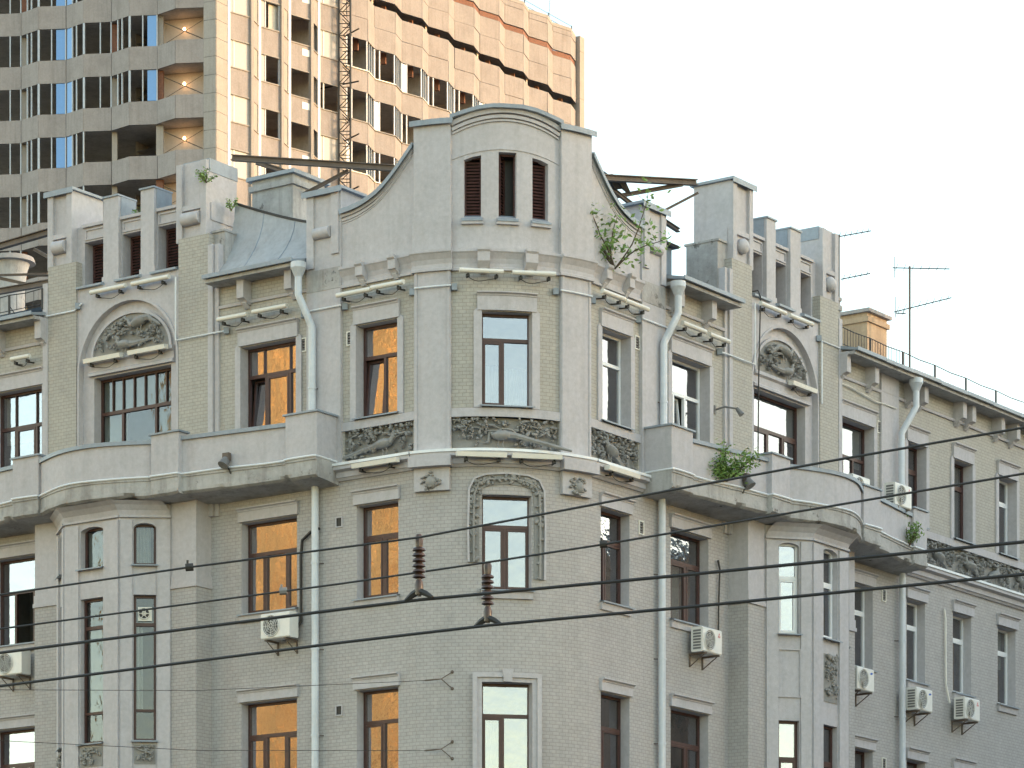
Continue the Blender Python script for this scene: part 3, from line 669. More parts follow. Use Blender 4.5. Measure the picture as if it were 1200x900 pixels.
    for kind, pts in segsP:
        if kind == 'block':
            a, b, dd = pts[0][0], pts[1][0], pts[0][1]
            big = a < 3 or a > 13
            m = MB(); m.box(M, a, b, 18.78, 19.80 if big else 19.76, 0.1 if big else dd - 0.32, dd); m.build('balcony_pier', 'plaster', BLD)
            m = MB(); m.box(M, a - 0.05, b + 0.05, 19.80 if big else 19.76, 19.84 if big else 19.80, 0.1 if big else dd - 0.36, dd + 0.05)
            m.build('balcony_coping', 'zinc', BLD)
        else:
            m = MB(); m.plan(M, pts, 0.16, 18.78, 19.62); m.build('balcony_parapet', 'plaster', BLD)
            m = MB(); m.plan(M, pts, 0.20, 19.62, 19.67, 0.06); m.plan(M, pts, -0.045, 19.58, 19.62, 0.06); m.build('balcony_coping', 'zinc', BLD)
    # slab with worn edge
    full = []
    for kind, pts in segsP:
        for (a, da), (b, db) in zip(pts, pts[1:]):
            k = max(1, int((b - a) / 0.09))
            full += [(a + (b - a) * i / k, da + (db - da) * i / k) for i in range(k)]
        full.append(pts[-1])
    r = random.Random(5 if left else 9); m = MB(); P = []; ph = r.uniform(0, 6)
    for i, (t, d) in enumerate(full):
        w = 0.5 * math.sin(t * 3.1 + ph) + 0.35 * math.sin(t * 7.7 + 2 * ph) + r.uniform(-.25, .25)
        chip = max(0, math.sin(t * 2.3 + ph) * math.sin(t * 5.3 + 1) - 0.55) * 0.22 * r.uniform(.6, 1)
        P.append([M(t, 18.80, 0), M(t, 18.80, d + 0.03), M(t, 18.735, d + 0.03), M(t, 18.73, d + 0.005), M(t, 18.48 + 0.01 * w, d + 0.0), M(t, 18.475 + 0.01 * w, d + 0.03), M(t, 18.40 + 0.012 * w + chip * .5, d + 0.025 - chip), M(t, 18.355 + 0.012 * w + chip * 0.6, d - 0.06 - chip), M(t, 18.33 + 0.008 * w, d * .55), M(t, 18.27, 0.0)])
    m.grid(P); m.face(P[0]); m.face(P[-1]); bs_ = m.build('balcony_slab', 'old', BLD, smooth=True); bs_.data.set_sharp_from_angle(angle=rad(22))
    fl = []
    for t, d in full:
        if not fl or abs(t - fl[-1][0]) > 0.01 or abs(d - fl[-1][1]) > 0.02: fl.append((t, d))
    m = MB(); m.tube([M(2.15, 18.8, 0.1)] + [M(t, 18.81 + 0.008 * math.sin(t * 3), d + 0.045) for t, d in fl] + [M(14.2, 18.81, 0.1)], 0.024, 6); m.build('drip_strip', 'whitemetal', BLD)

# far right: sill band, relief frieze and ledge beyond the balcony
m = MB(); m.box(MR, 14.2, 27.0, 19.47, 19.66, 0, 0.05); m.build('sill_band', 'plaster', BLD)
for i, (a, b) in enumerate(((14.25, 17.3), (17.3, 20.4), (20.4, 23.5))):
    relief(MR, a, b, 18.75, 19.47, 71 + i, deep=True, dens=1.25, birds=[dict(x=0.24, z=0.5, dir=-1, tail=0.8, drop=0.6, tilt=0.2, s=1.1), dict(x=0.68, z=0.45, dir=1 if i else -1, tail=0.7, drop=0.5, tilt=0.4, s=1.1)], label='long grey frieze of birds and vines')
m = MB(); m.sweep(MR, 14.2, 27.0, LEDGE); m.build('ledge', 'plaster', BLD)
m = MB(); m.sweep(MR, 14.2, 27.0, LFLASH); m.build('ledge_flashing', 'whitemetal', BLD)
m = MB(); m.box(MR, 13.2, 14.1, 18.8, 23.3, 0, 0.06); m.build('pilaster', 'plaster', BLD)

# ------------------------------------------------------------------ rounded corner
PIL = (1.24, HALF)
m = MB(); wall_grid(m, MC, -HALF, HALF, 0, 23.2, [(-0.56, 0.56, Z4B, Z4T), (-0.56, 0.56, Z3B, Z3T), (-0.56, 0.56, Z2B, Z2T), (-PIL[0], PIL[0], 18.75, 19.47)], 0.26, 0, 0.2, True); m.build('corner_wall', 'brick', BLD)
window(MF, -0.56, 0.56, Z4B, Z4T, 'brown', 0.28, (0.44,), sashes=(0,), curtain=[(0.08, 0.44, 0, 0.46), (0.5, 0.95, 0, 0.44)])
window(MF, -0.56, 0.56, Z3B, Z3T, 'brown', 0.32, (0.48,), sashes=(0, 1)); window(MF, -0.56, 0.56, Z2B, Z2T, 'brown', 0.34, (0.44,), sashes=(0,), curtain=[(0.05, 0.44, 0.1, 0.6)])
hood(MC, -0.6, 0.6, Z4T + 0.02, Z4H, 6); surround(MC, -0.56, 0.56, Z4B - 0.05, Z4T + 0.06, 0.18); sill(MF, -0.56, 0.56, Z4B, 0.0, False); sill(MF, -0.56, 0.56, Z3B)
# moulded frame with keystone around the lower window
m = MB()
for w, a, b, dd in ((0.20, 0.0, 0.10, 0.06), (0.10, 0.10, 0.20, 0.11)):
    for q in (-1, 1): m.box(MC, q * (0.56 + a), q * (0.56 + b), Z2B - 0.3, Z2T + b, 0, dd)
    m.box(MC, -0.56 - b, 0.56 + b, Z2T + a + 0.001, Z2T + b + 0.001, 0, dd - 0.002, 6)
m.build('window_moulding', 'plaster', BLD)
m = MB(); m.prism(MF, [(-0.09, Z2T), (0.09, Z2T), (0.12, Z2T + 0.28), (-0.12, Z2T + 0.28)], -0.1, 0.14); m.build('keystone', 'plaster', BLD)
# carved arch around the middle window
path = [(-0.73, 16.25), (-0.74, 17.1), (-0.72, 17.75), (-0.62, 17.98), (-0.4, 18.07), (0, 18.1), (0.4, 18.07), (0.62, 17.98), (0.72, 17.75), (0.74, 17.1), (0.73, 15.9)]
m = MB(); m.ribbon(MC, path, 0.24, 0, 0.03); cf = m.build('carved_frame', 'relief', BLD)
m = MB(); m.ribbon(MC, [(t * 1.16, z + (0.12 if z > 17.7 else 0)) for t, z in path], 0.045, 0, 0.09); m.build('frame_edge', 'plaster', cf)
m = MB(); r = random.Random(3)
for i in range(150):
    k = r.random() * (len(path) - 1); i0 = min(int(k), len(path) - 2); f = k - i0
    t = path[i0][0] * (1 - f) + path[i0 + 1][0] * f + r.uniform(-0.09, 0.09); z = path[i0][1] * (1 - f) + path[i0 + 1][1] * f + r.uniform(-0.08, 0.08)
    a = r.uniform(0, 3.14); u = Vector((math.cos(AX), math.sin(AX), 0)); n = MF.n.to_3d()
    e1 = u * math.cos(a) + Vector((0, 0, math.sin(a))); e2 = Vector((0, 0, math.cos(a))) - u * math.sin(a); s_ = r.uniform(0.03, 0.075)
    m.ell(MC(t, z, r.uniform(0.03, 0.08)), (e1 * s_, e2 * s_ * 0.6, n * 0.035), 6, 4)
m.tube([MC(t, z + 0.02 * math.sin(9 * t), 0.07) for t, z in path], 0.03, 5); m.build('carving', 'relief', cf, smooth=True)
# pilasters, bands, ledge, relief, cornice on the curve
for sg in (-1, 1):
    a, b = sorted((sg * PIL[0], sg * PIL[1]))
    m = MB(); m.box(MC, a, b, ZL, 22.75, 0, 0.08, 4); m.build('pilaster', 'plaster', BLD)
    for c in (a + 0.02, b - 0.08): 
        m = MB(); m.box(MC, c, c + 0.06, ZL + 0.05, 22.7, 0.08, 0.1); m.build('pilaster_edge', 'plaster', BLD)
    m = MB(); m.sweep(MC, a - 0.04, b + 0.04, [(d + (0.08 if d > 0 else 0), z) for d, z in CORN], 5); m.build('pilaster_cornice', 'plaster', BLD)
    m = MB(); m.box(MC, a, b, 23.15, 26.0 if sg < 0 else 25.98, -0.5, 0.10, 4); m.build('attic_pilaster', 'plaster', BLD)
    m = MB(); m.box(MC, a - 0.02, b + 0.02, 23.15, 23.9, 0.1, 0.13, 4); m.build('pilaster_plinth', 'plaster', BLD)
    m = MB(); m.box(MC, a - 0.06, b + 0.06, 26.0, 26.05, -0.55, 0.2, 4); m.box(MC, a - 0.06, b + 0.06, 25.93, 26.0, 0.185, 0.2, 4); m.build('coping_sheet', 'zinc', BLD)
    # console with carved head under the ledge
    m = MB(); m.box(MC, a + 0.02, b - 0.02, 17.85, 18.38, 0, 0.12, 3); m.box(MC, a - 0.04, b + 0.04, 18.36, 18.6, 0, 0.30, 3); cs = m.build('console', 'plaster', BLD)
    m = MB(); r = random.Random(17 + sg); c = (a + b) / 2; u = Vector(MC(c + 0.1, 0, 0)) - Vector(MC(c, 0, 0)); u.normalize(); n = (Vector(MC(c, 0, 1)) - Vector(MC(c, 0, 0)))
    m.ell(MC(c, 18.03, 0.14), (u * 0.13, Vector((0, 0, 0.15)), n * 0.1), 10, 7)
    for i in range(34):
        an = r.uniform(0, 6.28); rr = r.uniform(0.08, 0.24); s_ = r.uniform(0.03, 0.06)
        m.ell(MC(c + rr * math.cos(an), 18.05 + rr * 0.9 * math.sin(an), r.uniform(0.12, 0.19)), (u * s_, Vector((0, 0, s_ * 0.7)), n * 0.04), 6, 4)
    m.build('carved_mask', 'relief', cs, smooth=True)
m = MB(); m.box(MC, -PIL[0], PIL[0], 19.47, 19.66, 0, 0.05, 8); m.build('sill_band', 'plaster', BLD)
relief(MC, -PIL[0], PIL[0], 18.75, 19.47, 5, deep=True, dens=1.25, birds=[dict(x=0.45, z=0.42, dir=-1, tail=1.15, drop=0.3, tilt=0.0, s=1.2, neck=-0.7)], n=8, label='grey relief of a long tailed bird under vines')
m = MB(); m.sweep(MC, -HALF - 0.01, HALF + 0.01, LEDGE, 14); m.build('ledge', 'plaster', BLD)
m = MB(); m.sweep(MC, -HALF - 0.01, HALF + 0.01, LFLASH, 14); m.build('ledge_flashing', 'whitemetal', BLD)
m = MB(); m.sweep(MC, -PIL[0], PIL[0], CORN, 8); m.build('cornice', 'plaster', BLD)
for t in (-0.52, 0.5): 
    m = MB(); m.sweep(MC, t - 0.13, t + 0.13, [(0, 22.72), (0.1, 22.72), (0.22, 22.84), (0.24, 22.86), (0.24, 23.06), (0.28, 23.1), (0.28, 23.16), (0, 23.16)]); m.sweep(MC, t - 0.08, t + 0.08, [(0, 22.63), (0.08, 22.63), (0.14, 22.75), (0, 22.75)]); m.build('cornice_bracket', 'plaster', BLD)
# attic with three louvred windows and segmental crown
ah = [(-0.96, -0.58), (-0.19, 0.21), (0.58, 0.96)]
def crown(t): return 26.33 - 0.24 * (t / 1.24) ** 2
m = MB(); wall_grid(m, MC, -PIL[0], PIL[0], 23.12, 25.42, [(a, b, 23.88, 25.25 if i != 1 else 25.33) for i, (a, b) in enumerate(ah)], 0.24, 0, 0.16)
ts = [-PIL[0] + 2 * PIL[0] * k / 16 for k in range(17)]
for a, b in zip(ts, ts[1:]):
    for d in (0, -0.5): m.face([MC(a, 25.42 if d == 0 else 23.1, d), MC(b, 25.42 if d == 0 else 23.1, d), MC(b, crown(b), d), MC(a, crown(a), d)])
m.build('attic_front', 'plaster', BLD)
for off, w, dd in ((0.10, 0.1, 0.10), (0.22, 0.07, 0.07), (0.30, 0.04, 0.04)):
    m = MB(); m.ribbon(MC, [(a * (1 - off * 0.08), crown(a) - off - 0.05 * (a / 1.24) ** 2) for a in ts], w, 0, dd); m.build('crown_moulding', 'plaster', BLD)
m = MB(); m.ribbon(MC, [(a * 0.99, 25.40 - 0.22 * (a / 1.24) ** 2) for a in ts if abs(a) > 0.2 or True], 0.03, 0, 0.02); m.build('window_arch_line', 'plaster', BLD)
cs_ = [ts[0], ts[4], ts[6], ts[10], ts[12], ts[16]]
for a, b in zip(cs_, cs_[1:]):
    m = MB()
    k = [a + (b - a) * i / 3 for i in range(4)]
    for p, q in zip(k, k[1:]):
        zp, zq = crown(a) + (crown(b) - crown(a)) * (p - a) / (b - a) + 0.03, crown(a) + (crown(b) - crown(a)) * (q - a) / (b - a) + 0.03
        m.face([MC(p, zp + .02, -0.55), MC(q, zq + .02, -0.55), MC(q, zq, 0.2), MC(p, zp, 0.2)]); m.face([MC(p, zp, 0.2), MC(q, zq, 0.2), MC(q, zq - 0.085, 0.2), MC(p, zp - 0.085, 0.2)])
        m.face([MC(p, zp - 0.085, 0.2), MC(q, zq - 0.085, 0.2), MC(q, zq - 0.085, 0.0), MC(p, zp - 0.085, 0.0)])
    m.build('coping_sheet', 'zinc', BLD)
for i, (a, b) in enumerate(ah):
    zt = 25.25 if i != 1 else 25.33; c = (a + b) / 2; th = AX + c / R; p = arcp(th)
    G = flat(p, (math.cos(th), math.sin(th)), (math.sin(th), -math.cos(th))); w = (b - a) / 2
    if i != 1:
        sg = -1 if i == 0 else 1
        m = MB(); m.prism(G, [(-w, zt + .003), (w, zt + .003), (w, zt - (0.10 if sg > 0 else 0.0) - .002), (0, zt - 0.035), (-w, zt - (0.10 if sg < 0 else 0) - .002)], -0.2, 0.004); m.build('arched_head', 'plaster', BLD)
    m = MB(); m.sweep(G, -w - 0.04, w + 0.04, [(-0.2, 23.98), (0.1, 23.82), (0.1, 23.78), (-0.2, 23.8)]); m.build('louvre_sill', 'zinc', BLD)
    m = MB(); m.box(G, -w - 0.05, w + 0.05, 23.72, 23.79, 0, 0.08); m.build('sill_apron', 'plaster', BLD)
    m = MB(); ring(m, G, -w + 0.005, w - 0.005, 23.9, zt - 0.01, 0.035, -0.22, -0.16); sh = m.build('louvre_shutter', 'shutter', BLD)
    q = MB(); q.box(G, -w - .1, w + .1, 23.8, zt + .1, -0.46, -0.44); q.build('backing', 'black', sh)
    GG = G
    if i == 1:      # half open leaf swung inwards
        ho = Vector(G(-w + 0.04, 0, -0.17)).xy; an = th + rad(62); GG0 = flat(ho, (math.cos(an), math.sin(an)), (math.sin(an), -math.cos(an)))
        GG = lambda t, z, d: GG0(t + w - 0.04, z, d + 0.19)
        q = MB(); ring(q, GG0, 0, 0.32, 23.93, zt - 0.03, 0.035, -0.03, 0.03); q.build('shutter_leaf', 'shutter', sh)
    for k in range(18):
        z = 23.96 + k * 0.0715
        if z > zt - 0.1: break
        q = MB(); q.sweep(GG, -w + 0.04, w - 0.04 if i != 1 else w - 0.08, [(-0.22, z + 0.05), (-0.212, z + 0.058), (-0.168, z + 0.014), (-0.175, z)]); q.build('slat', 'shutter', sh)

# ------------------------------------------------------------------ ground
m = MB(); m.face([(-1500, -600, 0), (1500, -600, 0), (1500, 2400, 0), (-1500, 2400, 0)]); g = m.build('ground', 'asphalt'); g['kind'] = 'structure'
m = MB()
out = [ML(16, 0, 4), ML(0, 0, 4), MR(0, 0, 4), MR(27, 0, 4)]; inn = [ML(16, 0, -0.02), ML(0, 0, -0.02), MR(0, 0, -.02), MR(27, 0, -0.02)]
for a, b, c, d in zip(out, out[1:], inn, inn[1:]):
    m.face([(*a[:2], .13), (*b[:2], .13), (*d[:2], .13), (*c[:2], .13)]); m.face([(*a[:2], 0), (*b[:2], 0), (*b[:2], .13), (*a[:2], .13)])
o = m.build('pavement', 'pave'); o['kind'] = 'structure'

#=== PART2
# ------------------------------------------------------------------ buildings across the two streets (outside the frame, mirrored in the windows and shading the front)
def street_block(name, label, M, t0, t1, d0, d1, h, mat, cols, rows, wz=4.0):
    o = thing(name, label, 'building', M((t0 + t1) / 2, 0, (d0 + d1) / 2))
    m = MB(); holes = []
    cw = (t1 - t0) / cols
    for i in range(cols):
        for j in range(rows):
            z = 2.2 + j * wz
            if z + 2.2 < h: holes.append((t0 + cw * (i + 0.5) - 0.65, t0 + cw * (i + 0.5) + 0.65, z, z + 2.1))
    wall_grid(m, M, t0, t1, 0, h, holes, -0.3, d0)
    m.face([M(t0, 0, d1), M(t1, 0, d1), M(t1, h, d1), M(t0, h, d1)])
    for t in (t0, t1): m.face([M(t, 0, d0), M(t, 0, d1), M(t, h, d1), M(t, h, d0)])
    m.build('wall', mat, o)
    m = MB(); m.box(M, t0 - 0.3, t1 + 0.3, h, h + 0.5, d0 - 0.4, d1 + 0.3); m.build('roof', 'zinc', o)
    m = MB(); m.sweep(M, t0, t1, [(d0, h - 1.2), (d0 - 0.25, h - 1.0), (d0 - 0.4, h - 0.5), (d0, h - 0.4)]); m.build('cornice', mat, o)
    for h_ in holes:
        m = MB(); m.box(M, h_[0], h_[1], h_[2], h_[3], d0 + 0.3, d0 + 0.34); w = m.build('window', 'room', o)
        m = MB(); m.box(M, (h_[0] + h_[1]) / 2 - 0.05, (h_[0] + h_[1]) / 2 + 0.05, h_[2], h_[3], d0 + 0.26, d0 + 0.3); m.build('mullion', 'upvc', w)
    return o
street_block('ochre_building', 'tall ochre rendered building across the left street, mirrored gold in the windows', ML, 19.0, 30.5, 26, 36, 37, 'ochre', 9, 3)
MW = flat((60.0, 0.0), (0, 1), (1, 0))      # houses on the right: t runs along +y, d along +x
street_block('tall_shade_block', 'unseen tall grey house added across the right street to shade the corner', MW, -8.5, 7.4, 0, 16, 36.5, 'greyrender', 5, 8)  # added out of view, height set to keep sun off the corner
street_block('low_shade_block', 'unseen lower grey house added beside the tall one to shade the right wing', MW, 7.8, 70, 3, 18, 29.4, 'greyrender', 14, 6)  # added out of view to keep sun off the right wing
street_block('side_shade_block', 'unseen grey house added across the crossing to block the low sky glow', MW, -48, -18.2, 0, 16, 33.0, 'greyrender', 9, 7)  # added out of view to cut the bright low sky on the right
street_block('plain_house', 'brown rendered house down the right street, mirrored in the far windows', flat((48.0, 0.0), (0, 1), (1, 0)), 28, 70, 0, 12, 25.5, 'greyrender', 12, 5)

ob = bpy.data.objects['ochre_building']
for k in range(8):
    m = MB(); m.box(ML, 19.3 + k * 1.5, 19.6 + k * 1.5, 0, 36, 25.8, 26.02); m.build('pilaster', 'ochre', ob)
for z in (15.5, 21, 26.5, 31):
    m = MB(); m.box(ML, 19.0, 30.5, z, z + 0.35, 25.75, 26.03); m.build('string_course', 'ochre', ob)
# ------------------------------------------------------------------ high-rise behind
def depth_z(py, dep): return EYE + (HOR - py) * dep / F
KX, KD = (253 - 600) / F * 209, 209.0
TW = thing('high_rise_tower', 'concrete high rise under gutting with folded panels and empty windows behind the corner building', 'tower', (KX, KD - DIST + 14, 0))
K = Vector((KX, KD - DIST))
def fold(start, sgn, angs, lens, n):
    pts = [start.copy()]
    for i in range(n):
        a = rad(angs[i % 2]); l = lens[i % 2]; p = pts[-1]
        pts.append(p + Vector((sgn * math.cos(a) * l, math.sin(a) * l)))
    return pts
def seg_map(p, q, inward):
    u = (q - p).normalized(); n = Vector((u.y, -u.x))
    if n.dot(inward) > 0: n = -n
    f = flat(p, u, n); f.len = (q - p).length; return f
inward = Vector((0.3, 1.0))
# left face, in shade
a24 = rad(24); Lstart = K + Vector((-math.cos(a24), math.sin(a24))) * 0.82
LP = fold(Lstart, -1, (6, 42), (1.74, 1.60), 14)
def px_of(p): return 600 + F * p.x / (p.y + DIST)
FH = 3.3
dl = LP[7].y + DIST
zl0 = depth_z(68.3, 218.5)                    # underside of one spandrel on the left face
floorsL = [zl0 + FH * k for k in range(-7, 3)]
zroofL = zl0 + FH * 4
for k, z in enumerate(floorsL):
    for i in range(len(LP) - 1):
        G = seg_map(LP[i], LP[i + 1], inward); ln = G.len
        j = rnd.uniform(-0.02, 0.02)
        m = MB(); m.box(G, 0.012, ln - 0.012, z + j * .5, z + 1.40 + j * .5, -0.12, 0.0 + j); m.build('spandrel_panel', 'concrete', TW)
        bare = (i in (0, 1)) or (k <= 4 and i in (2, 3, 4)) or (k <= 2 and i in (6, 7))
        zz0, zz1 = z + 1.40, z + FH
        if bare or z < 55 or i > 11: continue
        flatf = i % 2 == 0
        posts = [0.03, ln - 0.06] if flatf else [0.03, ln * 0.42, ln * 0.66]
        if flatf: posts.append(ln * (0.52 if (i // 2) % 2 else 0.4))
        for t in posts:
            m = MB(); m.box(G, t - 0.035, t + 0.035, zz0, zz1, -0.10, -0.02); m.build('window_post', 'alu', TW)
        bl = (i // 2) % 2 == 1  # bays whose panes carry the painted sky reflection
        if flatf and bl and rnd.random() < 0.93: m = MB(); m.box(G, 0.05, 0.62, zz0 + 0.03, zz1 - 0.03, -0.08, -0.05); m.build('painted_sky_pane', 'skypane', TW)
        if not flatf and (not bl) and rnd.random() < 0.9: m = MB(); m.box(G, ln - 0.55, ln - 0.05, zz0 + 0.03, zz1 - 0.03, -0.08, -0.05); m.build('painted_sky_pane', 'skypane', TW)
    # slab and interior
    sp = [(p.x, p.y) for p in LP]; back = [(LP[-1].x + 3, LP[-1].y + 7), (LP[0].x + 3, LP[0].y + 7)]
    m = MB(); m.face([(x, y + 0.1, z + 0.25) for x, y in sp + back]); m.face([(x, y + 0.1, z + 0.02) for x, y in sp + back]); m.build('floor_slab', 'interior', TW)
    m = MB(); p = Vector(back[0]); q = Vector(back[1])
    m.face([(p.x, p.y, z), (q.x, q.y, z), (q.x, q.y, z + FH), (p.x, p.y, z + FH)]); m.build('inner_wall', 'interior', TW)
    # pale cross wall of the open end bay, with its work lamp
    e0 = LP[2] + Vector((0.3, 0.5)); e1 = LP[0] + Vector((1.2, 3.2))
    G = seg_map(LP[0] + Vector((0.6, 1.5)), LP[2] + Vector((-0.1, 1.2)), inward)
    m = MB(); m.box(G, 0, G.len, z + 0.26, z + FH, -0.1, 0); m.build('end_wall', 'pinkwall', TW)
    lp_ = Vector(G(1.9, z + FH - 0.75, 0.35))
    m = MB(); m.ell(lp_, ((0.09, 0, 0), (0, 0.09, 0), (0, 0, 0.11)), 8, 6); m.build('work_lamp', 'lamp', TW, smooth=True)
    m = MB(); c = LP[2] + Vector((0.12, 0.45)); wbox(m, c.x - 0.22, c.x + 0.22, c.y - 0.2, c.y + 0.2, z + 0.26, z + FH); m.build('brick_column', 'redbrick' if k % 2 else 'concrete2', TW)
    for i in (4, 6, 8, 10, 12):
        c = LP[i] + Vector((0.15, 0.55)); m = MB(); wbox(m, c.x - 0.16, c.x + 0.16, c.y - 0.2, c.y + 0.2, z + 0.26, z + FH); m.build('brick_column', 'redbrick' if (i + k) % 5 == 0 else 'concrete2', TW)
    m = MB(); m.tube([(LP[0].x - 0.1, LP[0].y + 0.2, z + 1.5), (LP[2].x + 0.4, LP[2].y + 0.25, z + 2.9)], 0.03, 4); m.tube([(LP[0].x - 0.1, LP[0].y + 0.2, z + 2.6), (LP[2].x + 0.4, LP[2].y + 0.25, z + 1.6)], 0.02, 4)
    m.build('cross_brace', 'rust', TW)
# corner pier
G = seg_map(K, Lstart, inward); zt, zb = 86.0, 44.0
z = zb; i = 0
while z < zt:
    m = MB(); m.box(G, 0, G.len, z + 0.01, z + 1.09, -0.5, 0.04); m.build('cladding_slab', 'concrete2', TW); z += 1.1
a59 = rad(59); Rstart = K + Vector((math.cos(a59), math.sin(a59))) * 1.25
G = seg_map(K, Rstart, inward); z = zb
while z < zt:
    m = MB(); m.box(G, 0.001, G.len, z + 0.01, z + 1.09, -0.4, 0.04); m.build('cladding_slab', 'concrete2', TW); z += 1.1
inR = Vector((-1.0, 0.6))
# right face, sunlit: four window columns with tall posts, then folded bands
RP = fold(Rstart, 1, (42, 76), (1.74, 1.52), 60)
nend = next(i for i, p in enumerate(RP) if px_of(p) > 670)
nend += nend % 2
zs0 = depth_z(78, RP[0].y + DIST)                 # window sill in the column section
zbw = depth_z(65, 224.5)                          # head of the upper windows in the band section
for i in range(8):
    G = seg_map(RP[i], RP[i + 1], inR); ln = G.len; flatf = i % 2 == 0; col = i // 2
    for k in range(-4, 4):
        z = zs0 + FH * k
        m = MB(); m.box(G, 0.02, ln - 0.02, z - 1.55, z, -0.12, 0.0); m.build('spandrel_panel', 'concrete', TW)
        m = MB(); m.box(G, 0.0, ln, z, z + 0.07, -0.12, 0.06); m.build('sill_rail', 'concrete2', TW)
        if flatf:
            m = MB(); m.box(G, 0.0, ln, z + 1.68, z + 1.75, -0.12, 0.05); m.build('head_rail', 'concrete2', TW)
            if col == 2: pass
            elif col == 1:
                m = MB(); m.box(G, 0.05, 0.5, z + 0.07, z + 1.68, -0.08, -0.05); m.build('frosted_pane', 'palepane', TW)
                if k == 1: m = MB(); m.box(G, 0.95, ln - 0.05, z + 0.07, z + 1.68, -0.3, -0.27); m.build('hanging_cloth', 'curtain', TW)
                m = MB(); m.box(G, 0.5, 0.56, z + 0.07, z + 1.68, -0.1, -0.02); m.box(G, ln - 0.2, ln - 0.05, z + 0.07, z + 1.68, -0.1, -0.02); m.build('window_post', 'alu', TW)
            else:
                if not (col == 3 and k == -0) :
                    m = MB(); m.box(G, 0.05, 0.42, z + 0.07, z + 1.68, -0.08, -0.05); m.box(G, 0.5, ln - 0.05, z + 0.07, z + 1.68, -0.08, -0.05); m.build('frosted_pane', 'palepane', TW)
                m = MB(); m.box(G, 0.42, 0.5, z + 0.07, z + 1.68, -0.1, -0.02); m.build('window_post', 'tube', TW)
        else:
            if i != 5: m = MB(); m.box(G, 0.02, ln - 0.02, z + 0.07, z + 1.75, -0.1, -0.04); m.build('side_panel', 'concrete2', TW)
        if col == 2 and flatf:
            m = MB(); m.box(G, 1.05, 1.65, z - 0.62, z - 0.2, 0.01, 0.02); m.build('notice_board', 'whitemetal', TW)
    if flatf:
        for t in (0.0, ln):
            m = MB(); m.box(G, t - 0.10, t + 0.10, zb, zt, -0.1, 0.16 if t else 0.10); m.build('tall_post', 'concrete2' if t else 'alu', TW)
for i in range(8, nend):
    G = seg_map(RP[i], RP[i + 1], inR); ln = G.len; flatf = i % 2 == 0
    rows = []
    z = zbw
    for h in (1.38, 1.38): rows.append((z, z + h, 'concrete')); z += h
    zgap = z; z += 0.5
    for h in (1.28, 1.28): rows.append((z, z + h, 'concrete')); z += h
    rows.append((z + 0.02, z + 0.36, 'redbrick')); z += 0.38
    rows.append((z, z + 1.25, 'concrete')); rows.append((z + 1.25, z + 1.62, 'concrete')); rows.append((z + 1.62, z + 1.88, 'concrete2')); zroofR = z + 1.88
    for k in range(0, 6): zz = zbw - 1.95 - FH * k; rows.append((zz - 1.35, zz, 'concrete'))
    for (a, b, mt) in rows:
        j = rnd.uniform(-0.02, 0.02)
        m = MB(); m.box(G, 0.012, ln - 0.012, a + 0.012, b - 0.012, -0.14, j - (0.06 if mt == 'redbrick' else 0)); m.build('wall_panel' if mt != 'redbrick' else 'brick_course', mt, TW)
    for k in range(0, 4 if i < 16 else 2):
        z1 = zbw - FH * k; z0_ = z1 - 1.95
        for t in ((0.04, 0.45, ln - 0.05) if flatf else (0.5, 0.95, ln - 0.05)):
            m = MB(); m.box(G, t - 0.04, t + 0.04, z0_, z1, -0.12, -0.03); m.build('mullion', 'alu', TW)
        if flatf and (i // 2 + k) % 3 == 0: m = MB(); m.box(G, 0.06, 0.5, z0_ + 0.03, z1 - 0.03, -0.09, -0.06); m.build('white_panel', 'whitemetal', TW)
        m = MB(); m.box(G, 0.0, ln, z0_, z0_ + 0.06, -0.14, 0.07); m.build('sill_rail', 'tube' if rnd.random() < .4 else 'concrete2', TW)
    m = MB(); m.box(G, 0.1, 0.35, zgap - 3.2, zgap + 0.5, -1.0, -0.7); m.build('brick_column', 'redbrick' if i % 4 else 'concrete2', TW)
# slabs and inner wall for the right face
ps = [(p.x, p.y) for p in RP[:nend + 1]]; bk = [(RP[nend].x - 6.5, RP[nend].y + 3), (RP[0].x - 6.0, RP[0].y + 4.0)]
for k in range(-6, 7):
    z = zs0 + FH * k - 0.6
    if z > zroofR - 2.5: break
    m = MB(); m.face([(x - 0.12, y + 0.08, z) for x, y in ps + bk]); m.face([(x - 0.12, y + 0.08, z - 0.25) for x, y in ps + bk]); m.build('floor_slab', 'interior', TW)
m = MB(); m.face([(bk[0][0], bk[0][1], zb), (bk[1][0], bk[1][1], zb), (bk[1][0], bk[1][1], zroofR - 2), (bk[0][0], bk[0][1], zroofR - 2)]); m.build('inner_wall', 'interior', TW)
for i in range(2, nend, 4):      # partition walls
    p = RP[i]; m = MB(); G = seg_map(p + Vector((-0.15, 0.15)), p + Vector((-4.5, 2.6)), Vector((0.3, 1))); m.box(G, 0, G.len, zb, zroofR - 3.4, -0.1, 0.1); m.build('partition_wall', 'interior', TW)
